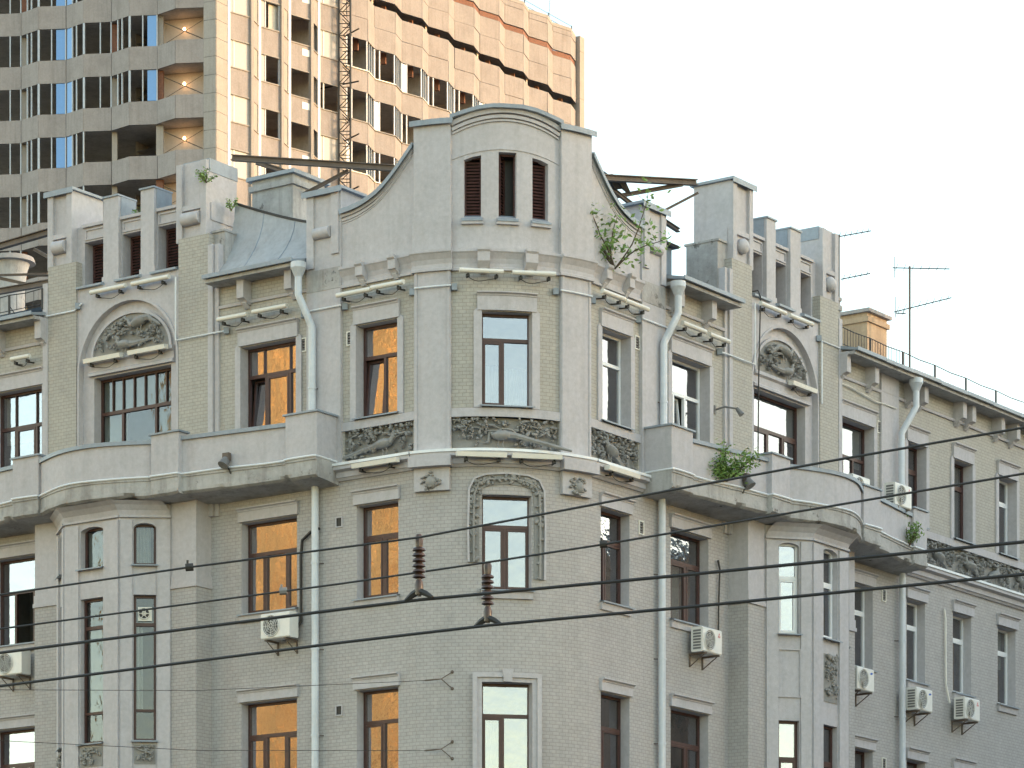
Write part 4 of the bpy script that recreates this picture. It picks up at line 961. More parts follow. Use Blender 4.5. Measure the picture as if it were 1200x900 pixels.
# end pier, roof and plain lower body
pe = RP[nend]; G = seg_map(pe + Vector((0.02, 0.02)), pe + Vector((0.36, 0.55)), inR); z = zb
while z < zroofR - 0.2:
    m = MB(); m.box(G, 0, G.len, z + 0.01, min(z + 3.29, zroofR - 0.1), -0.4, 0.3); m.build('end_pier', 'concrete2', TW); z += FH
m = MB(); m.face([(x, y + .1, zroofR - 0.3) for x, y in ps] + [(pe.x - 14, pe.y + 10, zroofR - 0.3), (K.x - 8, K.y + 20, zroofR - 0.3)]); m.build('roof', 'concrete2', TW)
m = MB(); base = [(LP[-1].x, LP[-1].y), (K.x, K.y), (pe.x, pe.y), (pe.x - 12, pe.y + 14), (LP[-1].x + 8, LP[-1].y + 30)]
for a, b in zip(base, base[1:] + base[:1]): m.face([(*a, 0), (*b, 0), (*b, 46), (*a, 46)])
m.face([(*p, 46) for p in base]); m.build('lower_body', 'concrete', TW)
m = MB(); m.face([(base[2][0] + .3, base[2][1] + .6, 46), (*base[3], 46), (*base[3], zroofR - 0.3), (base[2][0] + .3, base[2][1] + .6, zroofR - 0.3)]); m.face([(*base[3], 46), (*base[4], 46), (*base[4], zroofR - 0.3), (*base[3], zroofR - 0.3)]); m.build('rear_wall', 'concrete', TW)
m = MB(); q = K + Vector((0, 6)); m.face([(K.x + .3, K.y + .8, zb), (K.x + 1.2, K.y + 7, zb), (K.x + 1.2, K.y + 7, zt), (K.x + .3, K.y + .8, zt)]); m.build('party_wall', 'interior', TW)
# roof railing and aviation lights
rl = thing('tower_roof_railing', 'thin wire railing along the top edge of the high rise', 'railing', (RP[20].x, RP[20].y, zroofR))
for i in range(14, nend + 1, 2):
    p = RP[i] + Vector((-0.3, 0.3)); m = MB(); m.tube([(p.x, p.y, zroofR - 0.3), (p.x, p.y, zroofR + 0.75)], 0.035, 5); m.build('post', 'darksteel', rl)
for dz in (0.35, 0.7):
    m = MB(); m.tube([(RP[i].x - 0.3, RP[i].y + 0.3, zroofR + dz) for i in range(14, nend + 1, 2)], 0.018, 4); m.build('rail', 'darksteel', rl)
for i, lab in ((nend - 2, 'red aviation light on a thin pole near the tower corner'), (nend - 6, 'bare lightning rod on the high rise roof edge')):
    p = RP[i] + Vector((-0.2, 0.4)); hgt = 2.0 if i == nend - 2 else 3.2
    o = thing('roof_mast', lab, 'mast', (p.x, p.y, zroofR))
    m = MB(); m.tube([(p.x, p.y, zroofR - 0.3), (p.x, p.y, zroofR + hgt)], 0.035, 5); m.build('pole', 'alu', o)
    if i == nend - 2: m = MB(); m.ell((p.x, p.y, zroofR + hgt), ((.14, 0, 0), (0, .14, 0), (0, 0, .2)), 8, 6); m.build('light', 'logo_red', o, smooth=True)
# hoist mast against the sunlit face
hm = px_at(404, 100, RP[8].y - 1.6)
ho = thing('hoist_mast', 'steel lattice hoist mast standing against the sunlit tower face', 'mast', (hm.x, hm.y, 44))
hw = 0.36
for sx in (-1, 1):
    for sy in (-1, 1):
        m = MB(); m.tube([(hm.x + sx * hw, hm.y + sy * hw, 0), (hm.x + sx * hw, hm.y + sy * hw, 84)], 0.05, 5); m.build('upright', 'darksteel', ho)
for side in range(4):
    m = MB(); z = 46; s_ = 1
    while z < 84:
        a, b = (-hw, hw) if s_ > 0 else (hw, -hw)
        P0, P1 = {0: ((a, -hw), (b, -hw)), 1: ((a, hw), (b, hw)), 2: ((-hw, a), (-hw, b)), 3: ((hw, a), (hw, b))}[side]
        m.tube([(hm.x + P0[0], hm.y + P0[1], z), (hm.x + P1[0], hm.y + P1[1], z + 0.75)], 0.03, 4, False)
        m.tube([(hm.x + P1[0], hm.y + P1[1], z + 0.75), (hm.x + P0[0], hm.y + P0[1], z + 0.75)], 0.03, 4, False); z += 0.75; s_ = -s_
    o = m.build('lattice', 'darksteel', ho); o['kind'] = 'stuff'
zz = depth_z(97, hm.y + DIST)
for k in (-9, -6, -3, 0, 3):
    m = MB(); m.tube([(hm.x - 2.2 if k == 0 else hm.x - .3, hm.y + 1.5, zz + k * 1.1), (hm.x + 0.9, hm.y - 0.3, zz + k * 1.1)], 0.05, 5); m.build('wall_tie', 'darksteel', ho)

# ------------------------------------------------------------------ drainpipes
def drainpipe(M, t, ztop, zbot, label, hopper=None, zmid=None, r=0.085, d=0.16):
    """vertical pipe with hopper and an offset under the eaves"""
    p0 = M(t, 0, d); o = thing('drainpipe', label, 'drainpipe', M(t, zbot, 0), 'galvanised drainpipes on the facade')
    if hopper:
        th, zh, dh = hopper
        pts = [M(th, zh, dh), M(th, zh - 0.42, dh), M(th + (t - th) * .15, zh - 0.52, dh * .9 + d * .1), M(th + (t - th) * .85, zh - 1.05, dh * .1 + d * .9), M(t, zh - 1.15, d), M(t, zbot, d)]
        m = MB(); m.tube([M(th, zh - 0.02, dh), M(th, zh + 0.16, dh), M(th, zh + 0.17, dh), M(th, zh + .30, dh)], [0.09, 0.17, 0.18, 0.18], 14); m.build('hopper', 'pipe', o, smooth=True)
    else: pts = [M(t, ztop, d), M(t, zbot, d)]
    m = MB(); m.tube(pts, r, 14); m.build('pipe', 'pipe', o, smooth=True)
    z = zbot + 0.8
    while z < pts[-2][2] - 0.3:
        m = MB(); m.tube([M(t, z, d), M(t, z + 0.05, d)], r + 0.012, 12); m.build('collar', 'pipe', o, smooth=True)
        m = MB(); m.tube([M(t, z + .02, d), M(t - 0.14, z + .02, 0.0)], 0.012, 4); m.build('clamp', 'rust', o); z += 1.95
    return o
drainpipe(ML, 2.78, 0, 19.7, 'grey drainpipe with funnel above the left balcony, beside the golden windows', (3.0, 23.05, 0.42), d=0.20)
drainpipe(ML, 2.74, 18.35, 0.15, 'pale drainpipe below the left balcony corner block', d=0.14)
drainpipe(MR, 2.78, 0, 19.7, 'grey drainpipe with funnel above the right balcony corner block', (3.05, 23.02, 0.42), d=0.20)
drainpipe(MR, 2.80, 18.35, 0.15, 'pale drainpipe below the right balcony corner block', d=0.14)
drainpipe(MR, 13.95, 0, 19.7, 'bent drainpipe with funnel on the far right wing behind the air conditioner', (14.3, 23.0, 0.45), d=0.22)
drainpipe(MR, 14.1, 18.3, 0.15, 'drainpipe under the far end of the right balcony', d=0.16)
# thin conduits on the left bay
o = tag((lambda m: (m.tube([px_at(73, 680, 8.3) , px_at(71.5, 893, 8.3)], 0.025, 6), m.build('conduit', 'pipe'))[1])(MB()), 'thin vertical pipe running down the left bay corner', 'pipe')

# ------------------------------------------------------------------ tube lights, junction boxes, cables
def strip_light(M, t0, t1, z, d=0.28, label='', dz=0.0, flat_=False):
    o = thing('tube_light', label, 'light', M((t0 + t1) / 2, z, 0), 'white tube lights fixed along the facade')
    m = MB()
    if flat_: m.sweep(M, t0, t1, [(d - 0.09, z - 0.04), (d + 0.05, z - 0.05), (d + 0.07, z + 0.05), (d - 0.09, z + 0.07)])
    else: m.tube([M(t0, z, d), M(t1, z + dz, d)], 0.056, 12)
    m.build('casing', 'tube', o, smooth=True)
    for f in ((0.2, 0.85)):
        t = t0 + (t1 - t0) * f
        m = MB(); m.tube([M(t, z - 0.05, d - 0.02), M(t, z - 0.12, d - 0.08), M(t, z - 0.1, 0.0)], 0.02, 5); m.box(M, t - 0.04, t + 0.04, z - 0.125, z - 0.065, d - 0.10, d - 0.03); m.build('bracket', 'black', o)
    tm = (t0 + t1) / 2
    m = MB(); m.tube([M(t0 + (t1 - t0) * (.2 + .65 * f), z - 0.12 - 0.09 * math.sin(math.pi * f) - .02 * math.sin(7 * f), d - 0.06) for f in [i / 8 for i in range(9)]], 0.008, 4); m.build('cable', 'black', o)
    return o
for M, s_ in ((ML, 'left'), (MR, 'right')):
    strip_light(M, 4.62, 5.5, 22.46, label=f'tube light above the balcony window of the {s_} wing, beside the bay')
    strip_light(M, 3.45, 4.45, 22.48, label=f'tube light above the balcony window of the {s_} wing, beside the drainpipe')
    strip_light(M, 0.12, 1.02, 22.50, label=f'tube light over the {s_} wing window nearest the curved corner')
    strip_light(M, 1.04, 2.0, 22.48, label=f'tube light over the {s_} wing first window, beside the pilaster')
    strip_light(M, 7.05, 8.2, 23.72, 0.2, label=f'tube light above the {s_} arch, under the louvred openings, near half')
    strip_light(M, 8.4, 9.5, 23.72, 0.2, label=f'tube light above the {s_} arch, under the louvred openings, far half')
    if M is ML: strip_light(M, 7.2, 8.35, 22.12, 0.14, label='flat light below the left lunette, half nearest the corner', flat_=True)
    strip_light(M, 8.6, 9.75, 22.12, 0.14, label=f'flat light below the {s_} lunette, half away from the corner', flat_=True)
    strip_light(M, 0.25, 1.5, 18.56, 0.34, label=f'flat light under the ledge of the {s_} wing first window', flat_=True)
strip_light(ML, 11.4, 12.0, 22.48, label='tube light above the window beyond the left bay')
strip_light(MF, -1.1, -0.12, 22.62, 0.22, label='tube light above the corner window, left of a pair')
strip_light(MF, 0.08, 1.05, 22.62, 0.22, label='tube light above the corner window, right of a pair')
strip_light(MF, -1.18, -0.06, 18.55, 0.30, label='flat light under the corner ledge, on the side of the golden windows', flat_=True); strip_light(MF, 0.06, 1.18, 18.55, 0.30, label='flat light under the corner ledge, on the side of the white windows', flat_=True)
# conduits across the pilasters, each with its junction boxes
def conduit(pts, boxes, label):
    o = thing('conduit', label, 'conduit', pts[0], 'white conduits on the facade')
    m = MB(); m.tube(pts, 0.02, 6); m.build('pipe', 'whitemetal', o, smooth=True)
    for b in boxes:
        m = MB(); wbox(m, b[0] - 0.06, b[0] + 0.06, b[1] - 0.06, b[1] + 0.06, b[2] - 0.07, b[2] + 0.07); m.build('junction_box', 'zinc', o)
conduit([MC(a, 22.36, 0.13) for a in (-2.05, -1.8, -1.5, -1.22)], [MC(-1.16, 22.33, 0.06), MC(-2.14, 22.3, 0.06)], 'short conduit crossing the left pilaster of the rounded corner')
conduit([MC(a, 22.36, 0.13) for a in (1.2, 1.5, 1.8, 2.07)], [MC(1.12, 22.33, 0.06), MC(2.16, 22.3, 0.06)], 'short conduit crossing the right pilaster of the rounded corner')
for M, s_ in ((ML, 'left'), (MR, 'right')):
    conduit([M(2.0, 22.3, 0.13), M(3.1, 22.3, 0.13)], [M(1.95, 22.27, 0.05), M(3.14, 22.27, 0.05)], f'conduit behind the drainpipe on the {s_} wing pilaster')
    conduit([M(5.45, 22.25, 0.05), M(5.7, 22.22, 0.14), M(6.9, 22.22, 0.14), M(6.9, 23.7, 0.14)], [M(5.42, 22.24, 0.06)], f'conduit climbing beside the brick pilaster of the {s_} bay, near side')
    conduit([M(9.9, 23.55, 0.08), M(10.1, 23.4, 0.12), M(11.0, 23.4, 0.12)] if M is ML else [M(10.1, 21.9, 0.12), M(10.1, 23.45, 0.12), M(10.98, 23.45, 0.12)], [M(10.02, 23.5, 0.08)], f'conduit on the far brick pilaster of the {s_} bay')
m = MB(); m.tube([MR(11.1, 22.62, .05), MR(11.6, 22.62, .06), MR(12.9, 22.5, .06), MR(13.9, 22.5, .1)], 0.018, 5); tag(m.build('cable', 'tube'), 'pale cable run under the cornice of the far right wing', 'cable')
m = MB(); m.tube([MR(6.95, 24.0, -0.1), MR(7.1, 24.05, 0.1), MR(7.15, 23.9, 0.14), MR(7.16, 21.9, 0.08), MR(7.17, 19.5, 0.05)], 0.018, 5); tag(m.build('cable', 'black'), 'black cable hanging down across the right arch', 'cable')
m = MB(); m.tube([MR(5.35, 17.3, 0.06), MR(5.42, 17.1, 0.07), MR(5.38, 16.2, 0.06), MR(5.36, 15.3, 0.06)], [0.03, 0.022, 0.02, 0.02], 5); tag(m.build('cable', 'black'), 'black cable on the brick wall above the right air conditioner', 'cable')
m = MB(); m.tube([ML(2.65, 17.35, 0.1), ML(2.95, 17.3, 0.06), ML(3.18, 17.15, 0.06), ML(3.22, 16.8, 0.06), ML(3.2, 15.3, 0.08), ML(3.35, 15.1, 0.12)], 0.035, 7); tag(m.build('refrigerant_pipe', 'darksteel', smooth=True), 'dark pipe bending down to the air conditioner below the golden window', 'pipe')
m = MB(); m.tube([MR(16.55, 17.75, 0.05), MR(16.6, 17.5, 0.06), MR(16.62, 15.8, 0.06), MR(16.75, 15.3, 0.1)], 0.03, 5); tag(m.build('cable', 'tube'), 'pale cable beside a white window on the far right wing', 'cable')

# wall vents
vents = [(ML, 2.0 - 0.17, 21.55, 'vent grille between drainpipe and first golden window'), (ML, 3.2, 21.6, 'small vent beside the balcony window of the left wing'), (ML, 2.15, 17.45, 'open square vent under the left balcony block'), (ML, 2.15, 13.2, 'dark square vent on the lower left brickwork'),
         (MR, 1.95, 21.75, 'vent grille on the top storey beside the right drainpipe'), (MR, 2.12, 17.55, 'vent grille under the right balcony block'), (MR, 13.15, 21.9, 'vent on the far right wing beside the bent drainpipe'), (MR, 13.4, 17.65, 'vent below the far end of the right balcony'), (MR, 13.4, 13.35, 'vent low on the far right wing')]
for M, t, z, lab in vents:
    o = thing('wall_vent', lab, 'vent', M(t, z, 0), 'small vents in the facade')
    sq = 'square' in lab
    m = MB(); ring(m, M, t - 0.10, t + 0.10, z - 0.16 if not sq else z - .12, z + 0.16 if not sq else z + .12, 0.025, 0, 0.03); m.build('frame', 'plaster' if sq else 'tube', o)
    m = MB(); m.box(M, t - 0.075, t + 0.075, z - 0.13 if not sq else z - .095, z + 0.13 if not sq else z + .095, 0.002, 0.006); m.build('opening', 'black', o)
    if not sq:
        for k in range(4): m = MB(); m.box(M, t - 0.075, t + 0.075, z - 0.11 + k * 0.065, z - 0.085 + k * 0.065, 0.006, 0.025); m.build('slat', 'acgrey', o)

# ------------------------------------------------------------------ air conditioners
def ac_proto(logo, grille='grey'):
    w, h, dp = 0.84, 0.58, 0.32
    o = thing('air_conditioner', 'x', 'air conditioner', (0, 0, 0), 'air conditioners hung on the facade')
    L_ = lambda t, z, d: (t, -d, z)
    m = MB(); b = 0.025
    prof = [(0.0, b), (b, 0), (dp - b, 0), (dp, b), (dp, h - b), (dp - b, h), (b, h), (0, h - b)]
    m.sweep(L_, -w / 2, w / 2, prof); c = m.build('casing', 'acwhite', o, local=True)
    fc = Vector((-0.12, -dp - 0.004, h / 2)); m = MB(); m.disc(fc, (0.235, 0, 0), (0, 0, 0.235), 28); m.build('fan_opening', 'acgrey', o, local=True)
    m = MB()
    for rr in (0.05, 0.1, 0.15, 0.2, 0.24): m.tube([fc + Vector((rr * math.cos(a * math.pi / 12), -0.012, rr * math.sin(a * math.pi / 12))) for a in range(25)], 0.006 if rr < .23 else .014, 4, False)
    for a in range(8): m.tube([fc + Vector((0.03 * math.cos(a * .785), -0.012, 0.03 * math.sin(a * .785))), fc + Vector((0.24 * math.cos(a * .785), -0.012, 0.24 * math.sin(a * .785)))], 0.005, 4)
    m.build('fan_guard', 'acwhite' if grille == 'grey' else 'acgrey', o, local=True)
    m = MB()
    for k in range(3):
        a = k * 2.094; m.face([fc + Vector((0.02 * math.cos(a), -0.004, .02 * math.sin(a))), fc + Vector((0.2 * math.cos(a - .3), -0.006, 0.2 * math.sin(a - .3))), fc + Vector((0.21 * math.cos(a + .35), -0.003, 0.21 * math.sin(a + .35)))])
    m.build('fan_blade', 'black', o, local=True)
    for k in range(7):
        m = MB(); m.box(L_, -w / 2 - 0.006, -w / 2 + 0.0, 0.06 + k * 0.068, 0.105 + k * 0.068, 0.06, dp - 0.05); m.build('side_louvre', 'acgrey', o, local=True)
    for sx in (-0.28, 0.28):
        m = MB(); m.box(L_, sx - 0.02, sx + 0.02, -0.05, -0.005, -0.14, dp + 0.02); m.box(L_, sx - 0.02, sx + 0.02, -0.32, -0.05, -0.14, -0.11); m.tube([(sx, 0.11, -0.30), (sx, -dp + 0.05, -0.05)], 0.015, 4); m.build('bracket', 'rust', o, local=True)
    if logo:
        m = MB(); m.disc((0.29, -dp - 0.003, h - 0.12), (0.065, 0, 0.012), (-0.006, 0, 0.026), 16) if logo == 'logo_blue' else [m.disc((0.30 + dx, -dp - 0.003, h - 0.14 + dz), (0.02, 0, 0.012), (-0.0, 0, 0.028), 6) for dx, dz in ((0, 0.035), (-0.028, -0.02), (0.028, -0.02))]
        m.build('badge', logo, o, local=True)
    return o
def place_ac(proto, M, px, py, label, d=0.14):
    t, z = px_on(M, px, py, 0.35)
    o = proto; o.location = M(t, z - 0.3, d)
    o.rotation_euler = (0, 0, math.atan2(M.n.y, M.n.x) + math.pi / 2); o['label'] = label
    return o
pb = ac_proto('logo_blue'); pr = ac_proto('logo_red'); pn = ac_proto(None)
place_ac(pb, MR, 1010, 796, 'white air conditioner with blue badge beside the right bay')
place_ac(copy_tree(pb), MR, 1079, 820, 'white air conditioner with blue badge, next to the far drainpipe')
place_ac(pr, MR, 830, 751, 'white air conditioner with red badge under the window beneath the right balcony')
place_ac(copy_tree(pr), MR, 1135, 831, 'white air conditioner with red badge on the far right wing')
place_ac(pn, ML, 326, 733, 'white air conditioner without badge under a golden window of the left wing')
place_ac(copy_tree(pn), ML, 14, 777, 'white air conditioner below the open window beyond the left bay')
a = place_ac(copy_tree(pr), MR, 1046, 567, 'white air conditioner standing on the parapet of the right balcony', 0.62)
a.location = (*MR(12.75, 0, 0.62)[:2], 19.68)
a = place_ac(copy_tree(pn), MR, 985, 547, 'air conditioner half hidden behind the curved balcony parapet', 0.7); a.location = (*MR(10.75, 0, 0.55)[:2], 19.55)

# ------------------------------------------------------------------ floodlights on the balconies and the lamp arm
def floodlight(M, t, z, d, label):
    o = thing('floodlight', label, 'lamp', M(t, z, d), 'small floodlights on the facade')
    m = MB(); m.box(M, t - 0.09, t + 0.09, z - 0.02, z + 0.16, d, d + 0.10); m.build('housing', 'rust', o)
    m = MB(); m.tube([M(t, z + 0.02, d + 0.05), M(t + 0.02, z - 0.14, d + 0.16)], [0.09, 0.13], 10); m.build('reflector', 'acgrey', o, smooth=True)
    m = MB(); m.tube([M(t, z - 0.12, d + 0.02), M(t - 0.06, z - 0.3, d - 0.02)], 0.02, 5); m.build('cable', 'black', o)
floodlight(ML, 4.6, 18.98, 0.98, 'rusty floodlight on the left balcony parapet')
floodlight(MR, 5.0, 19.0, 1.02, 'rusty floodlight on the right balcony beside the green shrub')
o = thing('lamp_arm', 'small grey lamp on an arm beside the white balcony window', 'lamp', MR(5.6, 20.7, 0.0))
m = MB(); m.tube([MR(5.3, 20.85, 0.0), MR(5.35, 20.9, 0.25), MR(5.5, 20.85, 0.5)], 0.025, 6); m.build('arm', 'acgrey', o); m = MB(); m.tube([MR(5.5, 20.87, 0.48), MR(5.55, 20.7, 0.6)], [0.04, 0.07], 8); m.build('head', 'acgrey', o)
m = MB(); m.box(MR, 5.25, 5.33, 20.75, 20.95, 0, .03); m.build('plate', 'acgrey', o)

# ------------------------------------------------------------------ roof furniture
def chimney(pts, z0, z1, label, mat='old', cap='concrete2', capover=0.12):
    o = thing('chimney', label, 'chimney', (*pts[0], z0), 'chimneys on the roof')
    c = Vector((sum(p[0] for p in pts) / len(pts), sum(p[1] for p in pts) / len(pts)))
    def pr_(f, za, zb_):
        m = MB(); q = [(c.x + (p[0] - c.x) * f, c.y + (p[1] - c.y) * f) for p in pts]
        for a, b in zip(q, q[1:] + q[:1]): m.face([(*a, za), (*b, za), (*b, zb_), (*a, zb_)])
        m.face([(*a, zb_) for a in q]); m.face([(*a, za) for a in q]); return m
    pr_(1, z0, z1).build('shaft', mat, o); pr_(1.10, z1 - 0.25, z1 - 0.12).build('collar', mat, o); pr_(1 + capover * 1.4, z1, z1 + 0.09).build('cap', cap, o)
    return o
def quadpts(M, t0, t1, d0, d1): return [M(t0, 0, d0)[:2], M(t1, 0, d0)[:2], M(t1, 0, d1)[:2], M(t0, 0, d1)[:2]]
def pq(px0, px1, y, w): 
    a, b = px_at(px0, 0, y), px_at(px1, 0, y); return [(a.x, y), (b.x, y), (b.x + 0.15, y + w), (a.x + 0.15, y + w)]
t_, _ = px_on(ML, 338, 230, -2.6)
c = quadpts(ML, t_ - 0.62, t_ + 0.62, -2.0, -3.2)
chimney(c, 24.0, EYE + (HOR - 214) * (px_at(338, 0, 6).y + DIST) / F - 0.1, 'grey square chimney behind the curved metal roof', 'old', 'zinc')
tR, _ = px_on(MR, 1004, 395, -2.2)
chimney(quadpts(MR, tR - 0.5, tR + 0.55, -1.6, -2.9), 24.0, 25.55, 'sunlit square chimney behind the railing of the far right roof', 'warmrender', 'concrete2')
tR2, _ = px_on(MR, 974, 345, -0.9)
chimney(quadpts(MR, tR2 - 0.5, tR2 + 0.12, -0.7, -1.6), 23.6, 25.05, 'stepped plastered stack next to the right bay', 'old', 'concrete2', 0.05)
o = thing('chimney', 'round topped sunlit chimney behind the railing beyond the left bay', 'chimney', px_at(15, 400, 13), 'chimneys on the roof')
q = px_at(14, 330, 14.0); s_ = (q.y + DIST) / F
m = MB(); m.tube([(q.x, q.y, 24.2), (q.x, q.y, depth_z(335, q.y + DIST)), (q.x, q.y, depth_z(318, q.y + DIST)), (q.x, q.y, depth_z(309, q.y + DIST))], [0.34, 0.34, 0.40, 0.47], 20); m.build('shaft', 'old', o, smooth=True)
m = MB(); m.tube([(q.x, q.y, depth_z(309, q.y + DIST)), (q.x, q.y, depth_z(303, q.y + DIST))], [0.62, 0.58], 18); m.build('cap', 'concrete2', o, smooth=True)
# steel beams of the old roof sign
def beam(p, q, label, w=0.07, h=0.14, parent=None):
    p, q = Vector(p), Vector(q); u = (q - p).normalized(); s_ = u.cross(Vector((0, 0, 1))).normalized(); up = s_.cross(u)
    m = MB(); L_ = lambda t, z, d: p + u * t + up * z + s_ * d; ln = (q - p).length
    m.box(L_, 0, ln, h / 2 - 0.02, h / 2, -w, w); m.box(L_, 0, ln, -h / 2, -h / 2 + 0.02, -w, w); m.box(L_, 0, ln, -h / 2 + .02, h / 2 - .02, -0.012, 0.012)
    o = m.build('steel_beam', 'rust'); tag(o, label, 'beam', 'rusty steel beams on the roof'); return o
def pp(px, py, y): return px_at(px, py, y)
beam(pp(272, 185, 6.2), pp(462, 197, 4.2), 'long level rusty beam from the left bay pier to the corner attic')
beam(pp(300, 243, 6.0), pp(346, 203, 5.5), 'short rusty strut leaning by the chimney behind the curved roof', 0.04, 0.09)
beam(pp(314, 250, 5.4), pp(408, 200, 5.0), 'long slanting rusty strut in front of the left chimney', 0.03, 0.08)
beam(pp(300, 190, 6.3), pp(384, 218, 6.8), 'rusty beam running back over the left chimney', 0.04, 0.10)
beam(pp(703, 208, 4.0), pp(816, 214, 5.9), 'long level rusty beam from the corner attic to the right bay pier')
beam(pp(708, 214, 4.6), pp(745, 243, 5.2), 'short rusty strut falling behind the right attic shoulder', 0.04, 0.09)
beam(pp(712, 232, 5.0), pp(800, 216, 5.6), 'rusty strut rising towards the right beam', 0.04, 0.09)
beam(pp(774, 249, 5.4), pp(818, 226, 5.9), 'thin rusty strut from the right parapet pier to the bay pier', 0.025, 0.06)
beam(pp(772, 255, 5.8), pp(795, 270, 7.0), 'stub of rusty beam beside the right parapet pier', 0.05, 0.1)
beam(pp(-60, 306, 11.5), pp(64, 270, 8.6), 'long rusty beam beyond the left bay, highest of the group', 0.07, 0.16)
beam(pp(-60, 352, 11.5), pp(64, 330, 9.0), 'rusty beam beyond the left bay, below the round chimney', 0.06, 0.15)
beam(pp(-60, 324, 11.3), pp(56, 321, 9.4), 'thin rusty beam crossing the round chimney', 0.03, 0.05)
beam(pp(0, 326, 10.6), pp(40, 335, 9.6), 'slanting rusty strut in front of the round chimney', 0.03, 0.08)
beam(pp(37, 333, 9.5), pp(37, 362, 9.5), 'upright rusty post beside the round chimney', 0.07, 0.16)
beam(pp(40, 292, 9.3), pp(58, 302, 9.0), 'short rusty strut against the left bay pier', 0.03, 0.08)
# tarpaulin scrap on the right beam
m = MB(); r = random.Random(4); P = []
for i in range(7):
    P.append([pp(704 + i * 4.5, 201 + r.uniform(-1.5, 1.5) + i * 1.2, 4.3 + 0.1 * i), pp(704 + i * 5, 206 + i * 1.5 + r.uniform(-1, 1), 4.15 + .1 * i), pp(704 + i * 6 + r.uniform(-1, 1), 212 + i * 2.2 + r.uniform(0, 4), 4.4 + .1 * i)])
m.grid(P); tag(m.build('torn_roofing_felt', 'black'), 'torn black roofing felt hanging on the beam behind the corner attic', 'felt')
# blue-grey metal gable behind the right curved roof
m = MB(); m.box(MR, 3.1, 5.6, 23.6, 24.95, -1.5, -1.4); tag(m.build('dormer_wall', 'zinc'), 'blue grey metal clad wall behind the right curved roof', 'wall')
m = MB(); m.box(MR, 3.0, 5.7, 24.95, 25.02, -1.6, -1.25); tag(m.build('dormer_edge', 'darksteel'), 'dark edge strip on top of the metal clad wall', 'trim')
# roof railings
def railing(M, t0, t1, step, z0, z1, d, bars, label):
    o = thing('roof_railing', label, 'railing', M((t0 + t1) / 2, z0, d))
    n = int((t1 - t0) / step)
    for k in range(n + 1):
        t = t0 + (t1 - t0) * k / n
        m = MB(); m.box(M, t - 0.022, t + 0.022, z0, z1, d - 0.02, d + 0.02); m.tube([M(t, z0, d - 0.3), M(t, z0 + 0.25, d)], 0.014, 4); m.build('post', 'darksteel', o)
    m = MB(); m.tube([M(t0 + (t1 - t0) * i / (n * 2), z1 - (0.03 if i % 2 else 0), d) for i in range(n * 2 + 1)], 0.013, 4); m.build('rail', 'darksteel', o)
    m = MB(); m.tube([M(t0, z0 + .12, d), M(t1, z0 + .12, d)], 0.010, 4); m.build('rail', 'darksteel', o)
    t = t0; k = 0
    while t < t1 and k < 290:
        m = MB(); m.tube([M(t, z0 + 0.1, d), M(t, z1, d)], 0.0075 if t < t0 + 3.5 else 0.0035, 4, False); m.build('bar', 'darksteel', o); t += bars; k += 1
    return o
railing(MR, 11.1, 26.5, 1.7, 23.55, 24.1, -0.05, 0.14, 'thin dark railing along the far right roof edge')
railing(MR, 2.95, 3.9, 0.9, 23.6, 24.4, -0.5, 0.12, 'short dark railing behind the right parapet pier')
railing(ML, 11.15, 15.5, 0.9, 23.6, 24.1, 0.1, 0.28, 'rusty low railing on the roof edge beyond the left bay')
# aerials
def aerial(x, y, z0, z1, booms, label):
    o = thing('tv_aerial', label, 'aerial', (x, y, z0), 'television aerials on the right roof')
    m = MB(); m.tube([(x, y, z0), (x, y, z1)], 0.03, 6); m.build('mast', 'rust', o)
    for (dz, l0, l1, rise, n, el) in booms:
        z = z1 - dz; m = MB(); m.tube([(x + l0, y, z + rise * l0), (x + l1, y, z + rise * l1)], 0.014, 4); b = m.build('boom', 'darksteel', o)
        for k in range(n):
            f = l0 + (l1 - l0) * (k + 0.5) / n; e = el * (1 - 0.4 * k / n)
            m = MB(); m.tube([(x + f, y - e, z + rise * f + 0.02), (x + f, y + e, z + rise * f + 0.02)], 0.007, 4); m.build('element', 'darksteel', b)
        if el > .3: m = MB(); m.tube([(x + l0 + .05, y, z - 0.25), (x + l0 + .05, y, z + 0.3)], 0.008, 4); m.build('reflector', 'darksteel', o)
p = px_at(1066, 438, 14.5); aerial(p.x, p.y, 23.4, depth_z(312, p.y + DIST), [(0.05, -0.45, 1.05, -0.02, 7, 0.35), (1.1, -0.42, 1.1, 0.25, 8, 0.5), (1.25, -0.35, -0.1, -0.05, 2, 0.3)], 'tall rooftop aerial with two booms beside the far drainpipe')
p = px_at(983, 330, 12.0); aerial(p.x, p.y, 23.8, depth_z(275, p.y + DIST), [(0.05, -0.05, 0.82, 0.18, 6, 0.3), (1.15, 0.05, 0.8, 0.2, 5, 0.3)], 'shorter rooftop aerial behind the right bay')

